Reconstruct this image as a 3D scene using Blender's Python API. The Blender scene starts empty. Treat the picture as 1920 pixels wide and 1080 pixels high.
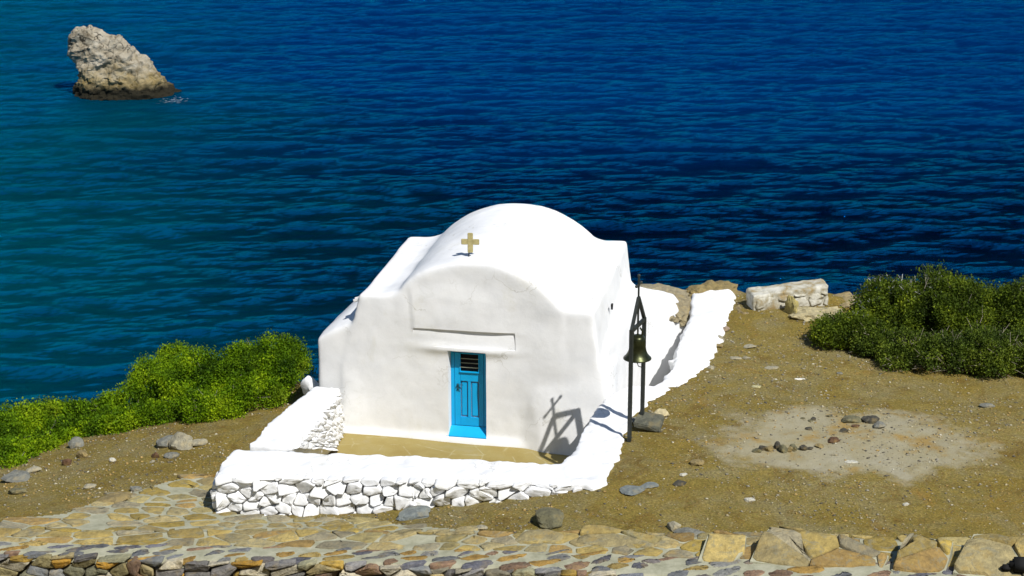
import bpy, bmesh, math, random
import numpy as np
from mathutils import Vector, Matrix
random.seed(7); rng = np.random.default_rng(7)
S = bpy.context.scene
R = math.radians
# ---------------------------------------------------------------- camera, sky, sun
PITCH = R(17.5); CH = 13.4; FPX = 3580.0
cd = bpy.data.cameras.new('camera'); cam = bpy.data.objects.new('camera', cd); S.collection.objects.link(cam)
cam.location = (0, 0, CH); cam.rotation_euler = (R(90) - PITCH, 0, 0)
cd.sensor_width = 36; cd.lens = 36 * FPX / 1920; cd.clip_end = 8000; cd.clip_start = .3
S.camera = cam
SUN = Vector((.5, -.7, 1.06)).normalized()
w = bpy.data.worlds.new("World"); S.world = w; w.use_nodes = True
nt = w.node_tree; bg = nt.nodes['Background']
sky = nt.nodes.new('ShaderNodeTexSky'); sky.sky_type = 'NISHITA'; sky.sun_disc = False
sky.sun_elevation = math.asin(SUN.z); sky.sun_rotation = math.atan2(SUN.x, SUN.y)
sky.air_density = 1.0; sky.dust_density = 0.0; sky.ozone_density = 3.0
nt.links.new(sky.outputs[0], bg.inputs[0]); bg.inputs[1].default_value = .07
sl = bpy.data.lights.new('sun', 'SUN'); sl.energy = 4.4; sl.angle = R(.5); sl.color = (1, .975, .93)
so = bpy.data.objects.new('sun', sl); S.collection.objects.link(so)
so.rotation_euler = SUN.to_track_quat('Z', 'Y').to_euler()
S.view_settings.view_transform = 'Standard'; S.view_settings.look = 'None'
S.view_settings.exposure = .25; S.view_settings.gamma = 1.0; S.view_settings.use_curve_mapping = False
SEA = -12.0

# ---------------------------------------------------------------- helpers
def ray(px, py):
    a = (px - 960) / FPX; b = -(py - 540) / FPX
    return np.array([a, math.cos(PITCH) + b * math.sin(PITCH), -math.sin(PITCH) + b * math.cos(PITCH)])
C0 = np.array([0, 0, CH])
def gz(px, py, z):
    r = ray(px, py); return C0 + r * ((z - CH) / r[2])
def link(o, parent=None):
    S.collection.objects.link(o)
    if parent is not None: o.parent = parent
    return o
def tag(o, label=None, cat=None, group=None, kind=None):
    if label: o['label'] = label
    if cat: o['category'] = cat
    if group: o['group'] = group
    if kind: o['kind'] = kind
    return o
def empty(name, loc=(0, 0, 0), rz=0):
    o = bpy.data.objects.new(name, None); link(o); o.location = loc; o.rotation_euler = (0, 0, rz); o.empty_display_size = .2
    return o
def mesh(name, verts, faces, mat, parent=None, cols=None, smooth=True):
    me = bpy.data.meshes.new(name)
    me.from_pydata([tuple(map(float, v)) for v in verts], [], faces)
    return fin(name, me, mat, parent, cols, smooth)
def fin(name, me, mat, parent=None, cols=None, smooth=True):
    if cols is not None:
        a = me.color_attributes.new('Col', 'FLOAT_COLOR', 'POINT')
        c = np.ones((len(me.vertices), 4), np.float32); c[:, :3] = cols
        a.data.foreach_set('color', c.ravel())
    if smooth: me.polygons.foreach_set('use_smooth', [True] * len(me.polygons))
    me.materials.append(mat); me.update()
    return link(bpy.data.objects.new(name, me), parent)
def npmesh(name, V, F, mat, parent=None, cols=None, smooth=True):
    """fast: V (n,3), F (m,k) with constant k"""
    V = np.asarray(V, np.float32); F = np.asarray(F, np.int32); k = F.shape[1]
    me = bpy.data.meshes.new(name); me.vertices.add(len(V)); me.vertices.foreach_set('co', V.ravel())
    me.loops.add(F.size); me.loops.foreach_set('vertex_index', F.ravel())
    me.polygons.add(len(F)); me.polygons.foreach_set('loop_start', np.arange(len(F), dtype=np.int32) * k)
    me.update(calc_edges=True)
    return fin(name, me, mat, parent, cols, smooth)
def grid_faces(nx, ny):
    i = np.arange(nx - 1)[:, None] * ny + np.arange(ny - 1)[None, :]; i = i.ravel()
    return np.stack([i, i + ny, i + ny + 1, i + 1], 1)
# value noise ------------------------------------------------------------------
_T = rng.random((64, 64, 64)).astype(np.float32)
def vn(x, y, z=0.0):
    x = np.asarray(x, float); y = np.asarray(y, float) + 0 * x; z = np.asarray(z, float) + 0 * x
    xi = np.floor(x).astype(int); yi = np.floor(y).astype(int); zi = np.floor(z).astype(int)
    fx = x - xi; fy = y - yi; fz = z - zi
    fx = fx * fx * (3 - 2 * fx); fy = fy * fy * (3 - 2 * fy); fz = fz * fz * (3 - 2 * fz)
    def g(a, b, c): return _T[(xi + a) % 64, (yi + b) % 64, (zi + c) % 64]
    return (((g(0,0,0)*(1-fx)+g(1,0,0)*fx)*(1-fy)+(g(0,1,0)*(1-fx)+g(1,1,0)*fx)*fy)*(1-fz)
          + ((g(0,0,1)*(1-fx)+g(1,0,1)*fx)*(1-fy)+(g(0,1,1)*(1-fx)+g(1,1,1)*fx)*fy)*fz) * 2 - 1
def fbm(x, y, z=0.0, o=4):
    s = 0; a = 1.0; t = 0; f = 1.0
    for k in range(o):
        s = s + a * vn(x * f + 7.3 * k, y * f + 3.1 * k, np.asarray(z) * f + 5.7 * k); t += a; a *= .5; f *= 2.03
    return s / t
# ---------------------------------------------------------------- materials
def newmat(name, rough=.85, spec=.3):
    m = bpy.data.materials.new(name); m.use_nodes = True; n = m.node_tree
    b = n.nodes['Principled BSDF']; b.inputs['Roughness'].default_value = rough
    b.inputs['Specular IOR Level'].default_value = spec
    return m, n, b
def N(n, t, **k):
    x = n.nodes.new(t)
    for a, v in k.items():
        if isinstance(a, str) and hasattr(x, a): setattr(x, a, v)
    return x
def noise(n, scale, detail=4, rough=.55, vec=None, dist=0):
    x = n.nodes.new('ShaderNodeTexNoise'); x.inputs['Scale'].default_value = scale; x.inputs['Detail'].default_value = detail
    x.inputs['Roughness'].default_value = rough; x.inputs['Distortion'].default_value = dist
    if vec is not None: n.links.new(vec, x.inputs['Vector'])
    return x.outputs[0]
def ramp(n, fac, stops):
    x = n.nodes.new('ShaderNodeValToRGB'); r = x.color_ramp
    while len(r.elements) < len(stops): r.elements.new(.5)
    for e, (p, c) in zip(r.elements, stops):
        e.position = p; e.color = (*c, 1) if len(c) == 3 else c
    n.links.new(fac, x.inputs[0]); return x.outputs[0]
def mix(n, fac, a, b, mode='MIX'):
    x = n.nodes.new('ShaderNodeMix'); x.data_type = 'RGBA'; x.blend_type = mode
    for s, v in ((x.inputs[0], fac), (x.inputs[6], a), (x.inputs[7], b)):
        if isinstance(v, (int, float)): s.default_value = v
        elif isinstance(v, tuple): s.default_value = (*v, 1)
        else: n.links.new(v, s)
    return x.outputs[2]
def math_(n, op, a, b=0.0, clamp=False):
    x = n.nodes.new('ShaderNodeMath'); x.operation = op; x.use_clamp = clamp
    for s, v in ((x.inputs[0], a), (x.inputs[1], b)):
        if isinstance(v, (int, float)): s.default_value = v
        else: n.links.new(v, s)
    return x.outputs[0]
def bump(n, b, h, strength=.3, dist=.02, prev=None):
    x = n.nodes.new('ShaderNodeBump'); x.inputs['Strength'].default_value = strength; x.inputs['Distance'].default_value = dist
    n.links.new(h, x.inputs['Height'])
    if prev is not None: n.links.new(prev, x.inputs['Normal'])
    n.links.new(x.outputs[0], b.inputs['Normal']); return x.outputs[0]
def ocoord(n): return n.nodes.new('ShaderNodeTexCoord').outputs['Object']

def m_whitewash(name='whitewash', dirt=.5, bs=.35):
    m, n, b = newmat(name, .9, .15); v = ocoord(n)
    c = ramp(n, noise(n, 1.3, 6, .6, v), [(.3, (.71, .715, .72)), (.55, (.785, .785, .78)), (.8, (.82, .82, .815))])
    f = ramp(n, noise(n, .9, 8, .68, v, .6), [(.56, (0, 0, 0)), (.74, (1, 1, 1))])
    c = mix(n, math_(n, 'MULTIPLY', f, dirt), c, (.60, .58, .47))
    wv = n.nodes.new('ShaderNodeVectorMath'); wv.operation = 'ADD'; n.links.new(v, wv.inputs[0])
    wn_ = n.nodes.new('ShaderNodeTexNoise'); wn_.inputs['Scale'].default_value = 2.5; wn_.inputs['Detail'].default_value = 7; n.links.new(v, wn_.inputs['Vector']); n.links.new(wn_.outputs['Color'], wv.inputs[1])
    vo = n.nodes.new('ShaderNodeTexVoronoi'); vo.feature = 'DISTANCE_TO_EDGE'; vo.inputs['Scale'].default_value = .9; n.links.new(wv.outputs[0], vo.inputs['Vector'])
    ck = ramp(n, vo.outputs['Distance'], [(.004, (1, 1, 1)), (.013, (0, 0, 0))])
    ck = math_(n, 'MULTIPLY', ck, ramp(n, noise(n, .8, 3, .5, v), [(.5, (0, 0, 0)), (.6, (.45, .45, .45))]))
    c = mix(n, ck, c, (.38, .36, .30))
    c = mix(n, ramp(n, noise(n, 3.3, 8, .7, v, 1.5), [(.57, (0, 0, 0)), (.72, (.35, .35, .35))]), c, (.62, .62, .58))
    n.links.new(c, b.inputs['Base Color'])
    p = bump(n, b, noise(n, 22, 5, .6, v), bs, .012)
    bump(n, b, noise(n, 4, 4, .5, v), bs, .03, p)
    return m
M_white = m_whitewash(bs=.16); M_whitestone = m_whitewash('whitewashed_stone', .7, .6)
def m_col(name, rough=.85, ns=9, amt=.35, bs=.6, spec=.25):
    """stone whose own colour comes from the mesh's Col attribute, mottled with noise"""
    m, n, b = newmat(name, rough, spec); v = ocoord(n)
    a = n.nodes.new('ShaderNodeAttribute'); a.attribute_name = 'Col'
    f = ramp(n, noise(n, ns, 8, .7, v, .4), [(.25, (.45, .45, .47)), (.5, (1, 1, 1)), (.75, (1.6, 1.55, 1.4))])
    c = mix(n, 1.0, a.outputs['Color'], f, 'MULTIPLY')
    g = ramp(n, noise(n, ns * .45, 5, .6, v), [(.54, (0, 0, 0)), (.66, (1, 1, 1))])
    c = mix(n, math_(n, 'MULTIPLY', g, amt), c, (.37, .255, .075))
    g2 = ramp(n, noise(n, ns * .7, 7, .7, n.nodes.new('ShaderNodeTexCoord').outputs['Object'], 1.2), [(.53, (0, 0, 0)), (.6, (.6, .6, .6))])
    c = mix(n, math_(n, 'MULTIPLY', g2, amt * 1.4), c, (.22, .215, .155))
    n.links.new(c, b.inputs['Base Color'])
    h_ = math_(n, 'ADD', noise(n, ns * 3, 8, .7, v), noise(n, ns * .9, 6, .65, v, .8))
    p = bump(n, b, h_, bs, .035)
    return m
M_stone = m_col('field_stone', .85, 9, .3, .95); M_slabstone = m_col('schist_slab', .85, 6, .6, 1.0)
M_pebble = m_col('pebble', .85, 20, .15, .3)
def m_mortar():
    m, n, b = newmat('mortar', .95, .1); v = ocoord(n)
    c = ramp(n, noise(n, 5, 8, .65, v), [(.3, (.25, .245, .165)), (.55, (.36, .35, .25)), (.8, (.46, .44, .33))])
    n.links.new(c, b.inputs['Base Color']); bump(n, b, noise(n, 30, 6, .65, v), .5, .02); return m
M_mortar = m_mortar()
def m_plain(name, col, rough=.6, var=.25, sc=8, spec=.3, metal=0, bs=.2):
    m, n, b = newmat(name, rough, spec); v = ocoord(n); b.inputs['Metallic'].default_value = metal
    lo = tuple(c * (1 - var) for c in col); hi = tuple(min(1, c * (1 + var)) for c in col)
    n.links.new(ramp(n, noise(n, sc, 6, .65, v), [(.3, lo), (.7, hi)]), b.inputs['Base Color'])
    bump(n, b, noise(n, sc * 5, 4, .6, v), bs, .004); return m
M_blue = m_plain('blue_door_paint', (.0, .36, .70), .45, .06, 6, .4)
M_dark = m_plain('dark_opening', (.006, .006, .007), .9, .1)
M_iron = m_plain('painted_iron', (.022, .027, .024), .55, .4, 14, .5)
M_bell = m_plain('bronze_patina', (.045, .050, .020), .36, .5, 12, .5, .75)
M_brass = m_plain('gilded_wood', (.43, .37, .17), .7, .25, 15)
M_lock = m_plain('tarnished_metal', (.02, .09, .13), .5, .2)
M_bar = m_plain('grille_metal', (.30, .33, .26), .5, .2)
M_black = m_plain('black_plastic', (.004, .004, .004), .8, .1)

def m_ground():
    m, n, b = newmat('dry_earth', .95, .08); v = ocoord(n)
    big = noise(n, .42, 6, .6, v); mid = noise(n, 2.6, 8, .7, v); fine = noise(n, 26, 6, .75, v)
    c = ramp(n, big, [(.32, (.185, .130, .030)), (.5, (.165, .128, .036)), (.68, (.21, .170, .065))])
    c = mix(n, ramp(n, mid, [(.42, (0, 0, 0)), (.7, (.7, .7, .7))]), c, (.22, .165, .042))
    c = mix(n, ramp(n, noise(n, 1.1, 5, .6, v, .5), [(.58, (0, 0, 0)), (.74, (.55, .55, .55))]), c, (.25, .125, .022))
    c = mix(n, ramp(n, noise(n, .8, 7, .7, v, 1.0), [(.45, (0, 0, 0)), (.62, (.8, .8, .8))]), c, (.19, .165, .085))
    c = mix(n, ramp(n, noise(n, 1.7, 6, .7, v, .8), [(.52, (0, 0, 0)), (.66, (.75, .75, .75))]), c, (.12, .075, .02))
    c = mix(n, 1.0, c, ramp(n, fine, [(.3, (.38, .38, .38)), (.5, (1, 1, 1)), (.72, (1.75, 1.75, 1.65))]), 'MULTIPLY')
    # green-brown lichen speckle
    c = mix(n, ramp(n, noise(n, 40, 3, .6, v), [(.54, (0, 0, 0)), (.64, (.6, .6, .6))]), c, (.12, .135, .03))
    # pale stones speckle
    vo = n.nodes.new('ShaderNodeTexVoronoi'); vo.inputs['Scale'].default_value = 17; n.links.new(v, vo.inputs['Vector'])
    sp = ramp(n, vo.outputs['Distance'], [(.10, (1, 1, 1)), (.2, (0, 0, 0))])
    pick = ramp(n, vo.outputs['Color'], [(.5, (0, 0, 0)), (.55, (1, 1, 1))])
    c = mix(n, math_(n, 'MULTIPLY', math_(n, 'MULTIPLY', sp, pick), .6), c, (.42, .38, .28))
    # worn pale cement patch (threshing floor) on the terrace
    mp = n.nodes.new('ShaderNodeMapping'); mp.vector_type = 'POINT'
    P = gz(1600, 826, 1.0)
    mp.inputs['Location'].default_value = (-P[0] / 2.65, -P[1] / 1.65, 0); mp.inputs['Scale'].default_value = (1 / 2.65, 1 / 1.65, 0)
    n.links.new(v, mp.inputs['Vector'])
    ln = n.nodes.new('ShaderNodeVectorMath'); ln.operation = 'LENGTH'; n.links.new(mp.outputs[0], ln.inputs[0])
    e = math_(n, 'ADD', ln.outputs['Value'], math_(n, 'MULTIPLY', math_(n, 'SUBTRACT', noise(n, 1.3, 9, .68, v), .5), 1.5))
    pm = ramp(n, e, [(.72, (.85, .85, .85)), (1.02, (0, 0, 0))])
    pc = ramp(n, noise(n, 1.5, 7, .65, v), [(.35, (.30, .215, .085)), (.46, (.30, .28, .19)), (.7, (.35, .34, .27))])
    c = mix(n, pm, c, pc)
    n.links.new(mix(n, 1.0, c, (1.11, 1.06, .99), 'MULTIPLY'), b.inputs['Base Color'])
    h = math_(n, 'ADD', fine, math_(n, 'MULTIPLY', mid, 1.2))
    p = bump(n, b, h, .75, .035)
    return m
M_ground = m_ground()
def m_floor():
    m, n, b = newmat('courtyard_cement', .9, .1); v = ocoord(n)
    c = ramp(n, noise(n, 1.6, 6, .6, v), [(.3, (.27, .20, .065)), (.55, (.31, .245, .09)), (.8, (.33, .27, .14))])
    vo = n.nodes.new('ShaderNodeTexVoronoi'); vo.feature = 'DISTANCE_TO_EDGE'; vo.inputs['Scale'].default_value = 1.6
    n.links.new(v, vo.inputs['Vector'])
    l = ramp(n, math_(n, 'ADD', vo.outputs['Distance'], math_(n, 'MULTIPLY', noise(n, 9, 4, .6, v), .06)), [(.035, (.22, .22, .22)), (.06, (0, 0, 0))])
    l = math_(n, 'MULTIPLY', l, ramp(n, noise(n, 3, 3, .5, v), [(.45, (0, 0, 0)), (.6, (1, 1, 1))]))
    c = mix(n, l, c, (.6, .58, .42))
    n.links.new(c, b.inputs['Base Color']); bump(n, b, noise(n, 25, 5, .6, v), .4, .01); return m
def m_leaf(name, c0, c1, c2, yellow=.25):
    m, n, b = newmat(name, .7, .15); v = ocoord(n)
    a = n.nodes.new('ShaderNodeAttribute'); a.attribute_name = 'Col'
    c = ramp(n, noise(n, 1.7, 5, .6, v), [(.35, c0), (.5, c1), (.68, c2)])
    c = mix(n, 1.0, c, a.outputs['Color'], 'MULTIPLY')
    f = ramp(n, noise(n, 1.0, 4, .6, v), [(.6, (0, 0, 0)), (.75, (1, 1, 1))])
    c = mix(n, math_(n, 'MULTIPLY', f, yellow), c, (.24, .21, .03))
    n.links.new(c, b.inputs['Base Color'])
    b.inputs['Transmission Weight'].default_value = 0
    tr = n.nodes.new('ShaderNodeBsdfTranslucent'); n.links.new(mix(n, 1.0, c, (1.4, 1.6, .5), 'MULTIPLY'), tr.inputs['Color'])
    mx = n.nodes.new('ShaderNodeMixShader'); mx.inputs[0].default_value = .25
    n.links.new(b.outputs[0], mx.inputs[1]); n.links.new(tr.outputs[0], mx.inputs[2])
    n.links.new(mx.outputs[0], n.nodes['Material Output'].inputs['Surface'])
    return m
M_leaf_bright = m_leaf('bright_leaf', (.025, .065, .001), (.12, .22, .002), (.27, .38, .005), .3)
M_leaf_dark = m_leaf('dark_leaf', (.022, .038, .004), (.085, .125, .008), (.18, .225, .014), .15)
M_twig = m_plain('dry_twig', (.30, .27, .2), .9, .3)
def m_sea():
    m, n, b = newmat('sea_water', .6, 0.0); v = ocoord(n)
    sep = n.nodes.new('ShaderNodeSeparateXYZ'); n.links.new(v, sep.inputs[0])
    X, Y = sep.outputs[0], sep.outputs[1]
    # seabed: pale shallows near the left shore, deep to the right
    g = math_(n, 'DIVIDE', math_(n, 'SUBTRACT', math_(n, 'ADD', X, math_(n, 'MULTIPLY', Y, .28)), 7), -13)
    g = math_(n, 'ADD', g, math_(n, 'MULTIPLY', math_(n, 'SUBTRACT', noise(n, .035, 6, .65, v, .6), .5), 3.2))
    g = math_(n, 'MULTIPLY_ADD' if False else 'MULTIPLY', math_(n, 'ADD', g, 1.3), .42, True)
    mq = n.nodes.new('ShaderNodeMapping'); mq.inputs['Scale'].default_value = (.35, 1.0, 1); n.links.new(v, mq.inputs['Vector'])
    # sky-reflection falloff painted into the colour: dark middle distance, lighter blue beyond
    refl_band = math_(n, 'ABSOLUTE', math_(n, 'DIVIDE', math_(n, 'SUBTRACT', Y, 86), 30)); refl_band = math_(n, 'ADD', refl_band, math_(n, 'MULTIPLY', math_(n, 'SUBTRACT', noise(n, .045, 6, .6, mq.outputs[0], .3), .5), 1.5))
    deep = ramp(n, refl_band, [(.15, (.0, .004, .012)), (.65, (.0, .012, .048)), (1.1, (.0, .034, .15))])
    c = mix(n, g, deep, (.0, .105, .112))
    # wind ruffles: fine broken streaks
    ms = n.nodes.new('ShaderNodeMapping'); ms.inputs['Scale'].default_value = (.38, 1.0, 1); ms.inputs['Rotation'].default_value = (0, 0, R(4)); n.links.new(v, ms.inputs['Vector'])
    # foam by the sea stack
    F = gz(326, 188, SEA)
    d = n.nodes.new('ShaderNodeVectorMath'); d.operation = 'DISTANCE'; n.links.new(v, d.inputs[0]); d.inputs[1].default_value = (F[0], F[1], 0)
    fm = math_(n, 'MULTIPLY', ramp(n, d.outputs['Value'], [(.0, (1, 1, 1)), (1, (0, 0, 0))]), 1.0)
    dd = math_(n, 'DIVIDE', d.outputs['Value'], 1.7); fm = ramp(n, dd, [(.2, (1, 1, 1)), (1.0, (0, 0, 0))])
    fn = ramp(n, math_(n, 'ADD', noise(n, 3.5, 8, .7, v), math_(n, 'MULTIPLY', fm, .16)), [(.66, (0, 0, 0)), (.74, (1, 1, 1))])
    foam = math_(n, 'MULTIPLY', fn, ramp(n, fm, [(.0, (0, 0, 0)), (.3, (1, 1, 1))]))
    c = mix(n, foam, c, (.7, .75, .75))
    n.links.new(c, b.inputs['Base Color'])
    h = math_(n, 'ADD', noise(n, 2.7, 10, .8, ms.outputs[0], .25), math_(n, 'MULTIPLY', noise(n, .6, 4, .6, ms.outputs[0], .2), 1.9))
    nb = bump(n, b, h, 1.0, .8)
    fr = n.nodes.new('ShaderNodeFresnel'); fr.inputs['IOR'].default_value = 1.45; n.links.new(nb, fr.inputs['Normal'])
    gl = n.nodes.new('ShaderNodeBsdfGlossy'); gl.inputs['Roughness'].default_value = .04; gl.inputs['Color'].default_value = (.0, .46, 1.0, 1); n.links.new(nb, gl.inputs['Normal'])
    ms_ = n.nodes.new('ShaderNodeMixShader'); n.links.new(math_(n, 'MULTIPLY', fr.outputs[0], 1.4, True), ms_.inputs[0]); n.links.new(b.outputs[0], ms_.inputs[1]); n.links.new(gl.outputs[0], ms_.inputs[2])
    n.links.new(ms_.outputs[0], n.nodes['Material Output'].inputs['Surface'])
    return m
M_sea = m_sea()
def m_cliff():
    m, n, b = newmat('sea_rock', .9, .2); v = ocoord(n)
    c = ramp(n, noise(n, 1.1, 8, .65, v, .6), [(.34, (.12, .095, .06)), (.46, (.33, .285, .205)), (.68, (.48, .435, .345))])
    sep = n.nodes.new('ShaderNodeSeparateXYZ'); n.links.new(v, sep.inputs[0])
    vw = n.nodes.new('ShaderNodeVectorMath'); vw.operation = 'ADD'; n.links.new(v, vw.inputs[0])
    nn = n.nodes.new('ShaderNodeTexNoise'); nn.inputs['Scale'].default_value = 1.2; nn.inputs['Detail'].default_value = 6; n.links.new(v, nn.inputs['Vector']); n.links.new(nn.outputs['Color'], vw.inputs[1])
    vo = n.nodes.new('ShaderNodeTexVoronoi'); vo.feature = 'DISTANCE_TO_EDGE'; vo.inputs['Scale'].default_value = .85; n.links.new(vw.outputs[0], vo.inputs['Vector'])
    crack = ramp(n, vo.outputs['Distance'], [(.008, (1, 1, 1)), (.035, (0, 0, 0))])
    c = mix(n, math_(n, 'MULTIPLY', crack, ramp(n, noise(n, .7, 4, .6, v), [(.45, (0, 0, 0)), (.55, (.95, .95, .95))])), c, (.03, .024, .016))
    # ochre lower band and dark wet foot, by height on the rock
    f = math_(n, 'SUBTRACT', 1.55, math_(n, 'MULTIPLY', sep.outputs[2], .65)); f = math_(n, 'ADD', f, math_(n, 'MULTIPLY', math_(n, 'SUBTRACT', noise(n, .9, 5, .6, v), .5), 2.6), True)
    c = mix(n, math_(n, 'MULTIPLY', f, .7), c, (.26, .185, .055))
    wet = math_(n, 'SUBTRACT', 1.9, math_(n, 'MULTIPLY', sep.outputs[2], 1.9)); wet = math_(n, 'ADD', wet, math_(n, 'MULTIPLY', math_(n, 'SUBTRACT', noise(n, 1.6, 5, .6, v), .5), 1.5), True)
    c = mix(n, math_(n, 'MULTIPLY', wet, .97), c, (.013, .012, .007))
    n.links.new(c, b.inputs['Base Color'])
    p = bump(n, b, noise(n, 3, 10, .72, v, .5), .9, .22); return m
M_cliff = m_cliff()

# ---------------------------------------------------------------- terrain height
CTRL = [(1180,825,.98),(1400,620,1.02),(1500,650,.97),(1900,720,.96),(1900,1000,.86),(1300,900,.97),(1130,920,.93),(1300,985,.86),(1600,985,.86),
 (1600,800,1.0),(1400,580,1.06),(1600,575,1.05),(900,945,.60),(1020,925,.76),(700,965,.42),(560,975,.33),(405,970,.28),(960,990,.74),(700,998,.55),
 (500,985,.42),(0,965,.36),(150,950,.30),(300,900,.18),(0,890,-.25),(190,830,-.2),(460,800,.06),(300,860,.05),(100,925,.12),(585,735,.0),(1240,720,.98),(1340,600,1.0),(1900,600,1.0)]
_P = np.array([[*gz(a, b, z)[:2], z] for a, b, z in CTRL] + [(-16, 33, -1.2), (-16, 28, -.1), (-3, 38, -.2), (1, 39, .1), (14, 34, .9), (14, 40, .7), (13, 27, .8)])
def _phi(d): return d * d * np.log(d + 1e-6)
_n = len(_P); _d = np.hypot(_P[:, None, 0] - _P[None, :, 0], _P[:, None, 1] - _P[None, :, 1])
_A = np.zeros((_n + 3, _n + 3)); _A[:_n, :_n] = _phi(_d) + np.eye(_n) * .15; _A[:_n, _n] = 1; _A[:_n, _n+1:] = _P[:, :2]; _A[_n, :_n] = 1; _A[_n+1:, :_n] = _P[:, :2].T
_w = np.linalg.solve(_A, np.concatenate([_P[:, 2], np.zeros(3)]))
EDGE = np.array([(-80, 12), (-45, 24), (-16, 33.5), (-9.5, 35.3), (-5.2, 36.7), (-3.6, 36.4), (-2, 38.2), (1, 39.3), (3, 39.6), (4.2, 39.7), (5, 39.0), (7, 38.9), (8.5, 38.4), (10, 38.2), (14, 38.3), (40, 34), (90, 14)], float)
def edge_y(x): return np.interp(x, EDGE[:, 0], EDGE[:, 1])
# retaining wall lines (front edge, cap height, cap back edge)
WX = [-30, -7.7, 0, 3.8, 8, 30]
def wf(x): return np.interp(x, WX, [30.4, 26.93, 25.8, 25.3, 24.9, 22.8])
def wz(x): return np.interp(x, WX, [-.2, .6, .9, .9, .9, .8])
def wb(x): return np.interp(x, WX, [31.3, 27.75, 27.0, 26.9, 26.75, 24.6])
COURT = [(-4.6, 29.7), (1.5, 29.4), (1.5, 31.2), (2.3, 32.6), (2.98, 33.6), (3.4, 35.0), (3.9, 37.7), (2.0, 38.0), (-3.0, 36.2), (-4.0, 34.0), (-4.5, 30.5)]
def inside(px, py, poly):
    c = np.zeros(np.shape(px), bool); n = len(poly)
    for i in range(n):
        x1, y1 = poly[i]; x2, y2 = poly[(i + 1) % n]
        k = ((y1 > py) != (y2 > py)) & (px < (x2 - x1) * (py - y1) / ((y2 - y1) + 1e-12) + x1); c ^= k
    return c
CZ = -.16
def base_h(x, y):
    d = np.hypot(x[..., None] - _P[:, 0], y[..., None] - _P[:, 1])
    return np.clip(_phi(d) @ _w[:_n] + _w[_n] + x * _w[_n+1] + y * _w[_n+2], -1.6, 1.25)
def hgt(x, y):
    x = np.asarray(x, float); y = np.asarray(y, float)
    h = base_h(x, y) + .045 * fbm(x * .9, y * .9, 1.5) + .022 * fbm(x * 4, y * 4, 2.5) + .012 * fbm(x * 14, y * 14, 8.5, 2)
    # rocky rim at the cliff top
    e = edge_y(x) + .5 * fbm(x * .8, 3.3, 4.4)
    rim = np.exp(-((y - e + .5) / .55) ** 2) * (.02 + .28 * np.clip(fbm(x * 1.3, y * 1.3, 9.1), 0, 1)) * (x > 2.6)
    h = h + rim
    out = np.clip(y - e, 0, 60)
    drop = out * (2.6 + 1.0 * fbm(x * .3, y * .3, 3.3)) + .9 * np.clip(out, 0, 1) * fbm(x * .7, y * .7, 5.2)
    h = np.where(out > 0, np.maximum(h - drop, -13.5), h)
    h = np.where(inside(x, y, COURT), np.minimum(h, CZ - .08), h)
    # at and in front of the retaining wall
    f = wf(x)
    h = np.where(y < wb(x) + .05, np.minimum(h, wz(x) - .09), h)
    low = np.maximum(-1.5 + .05 * fbm(x, y, 3.), 11.3 - .53 * y + .12 * fbm(x * .5, y * .5, 6.))
    return np.where(y < f + .25, low, h)
def H1(x, y): return float(hgt(np.array([x]), np.array([y]))[0])
def on_ground(px, py):
    z = .8
    for _ in range(12):
        P = gz(px, py, z); z = .5 * z + .5 * H1(P[0], P[1])
    return np.array([P[0], P[1], z])
xs = np.concatenate([np.linspace(-90, -11, 60)[:-1], np.arange(-11, 11.5, .07), np.linspace(11.5, 90, 60)[1:]])
ys = np.concatenate([np.linspace(-60, 24.9, 60)[:-1], np.arange(24.9, 41.5, .07), np.linspace(41.5, 60, 40)[1:]])
Xg, Yg = np.meshgrid(xs, ys, indexing='ij')
Zg = np.concatenate([hgt(Xg[i:i+40], Yg[i:i+40]) for i in range(0, len(xs), 40)])
tag(npmesh('ground', np.stack([Xg, Yg, Zg], -1).reshape(-1, 3), grid_faces(len(xs), len(ys)), M_ground), kind='structure')

# ---------------------------------------------------------------- sea: real wave surface
sx = np.concatenate([np.linspace(-3500, -75, 40)[:-1], np.arange(-75, 75, .36), np.linspace(75, 3500, 40)[1:]])
sy = np.concatenate([np.linspace(-400, 34, 25)[:-1], np.arange(34, 190, .22), np.linspace(190, 6000, 50)[1:]])
Xs, Ys = np.meshgrid(sx, sy, indexing='ij'); Zs = np.zeros_like(Xs)
r2 = np.random.default_rng(3)
for k in range(60):
    lam = 1.1 * (6.0 / 1.1) ** r2.random(); th = R(96) + r2.normal() * .33
    a = .0042 * lam ** .8; kx, ky = 2 * math.pi / lam * math.cos(th), 2 * math.pi / lam * math.sin(th)
    ph = kx * Xs + ky * Ys + r2.random() * 6.28
    Zs += a * np.sin(ph)
rx, ry = Xs + .10 * Ys, Ys - .06 * Xs
wx_ = rx + 1.2 * fbm(rx * .15, ry * .3, 8.8, 2); wy_ = ry + .6 * fbm(rx * .2, ry * .3, 4.8, 2)
Zs += .10 * fbm(wx_ * .26, wy_ * .62, 3.3, 5) + .05 * (1 - 2 * np.abs(fbm(wx_ * .5, wy_ * 1.1, 7.7, 3)))
Zs *= (.75 + .6 * np.clip(fbm(Xs * .06, Ys * .09, 1.1, 3) + .3, 0, 1)) 
Zs *= np.clip((190 - Ys) / 40, 0, 1) * np.clip((75 - np.abs(Xs)) / 10, 0, 1) * np.clip((Ys - 34) / 5, 0, 1)
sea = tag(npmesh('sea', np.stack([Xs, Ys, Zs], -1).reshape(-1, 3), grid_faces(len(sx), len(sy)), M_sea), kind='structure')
sea.location.z = SEA

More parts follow.
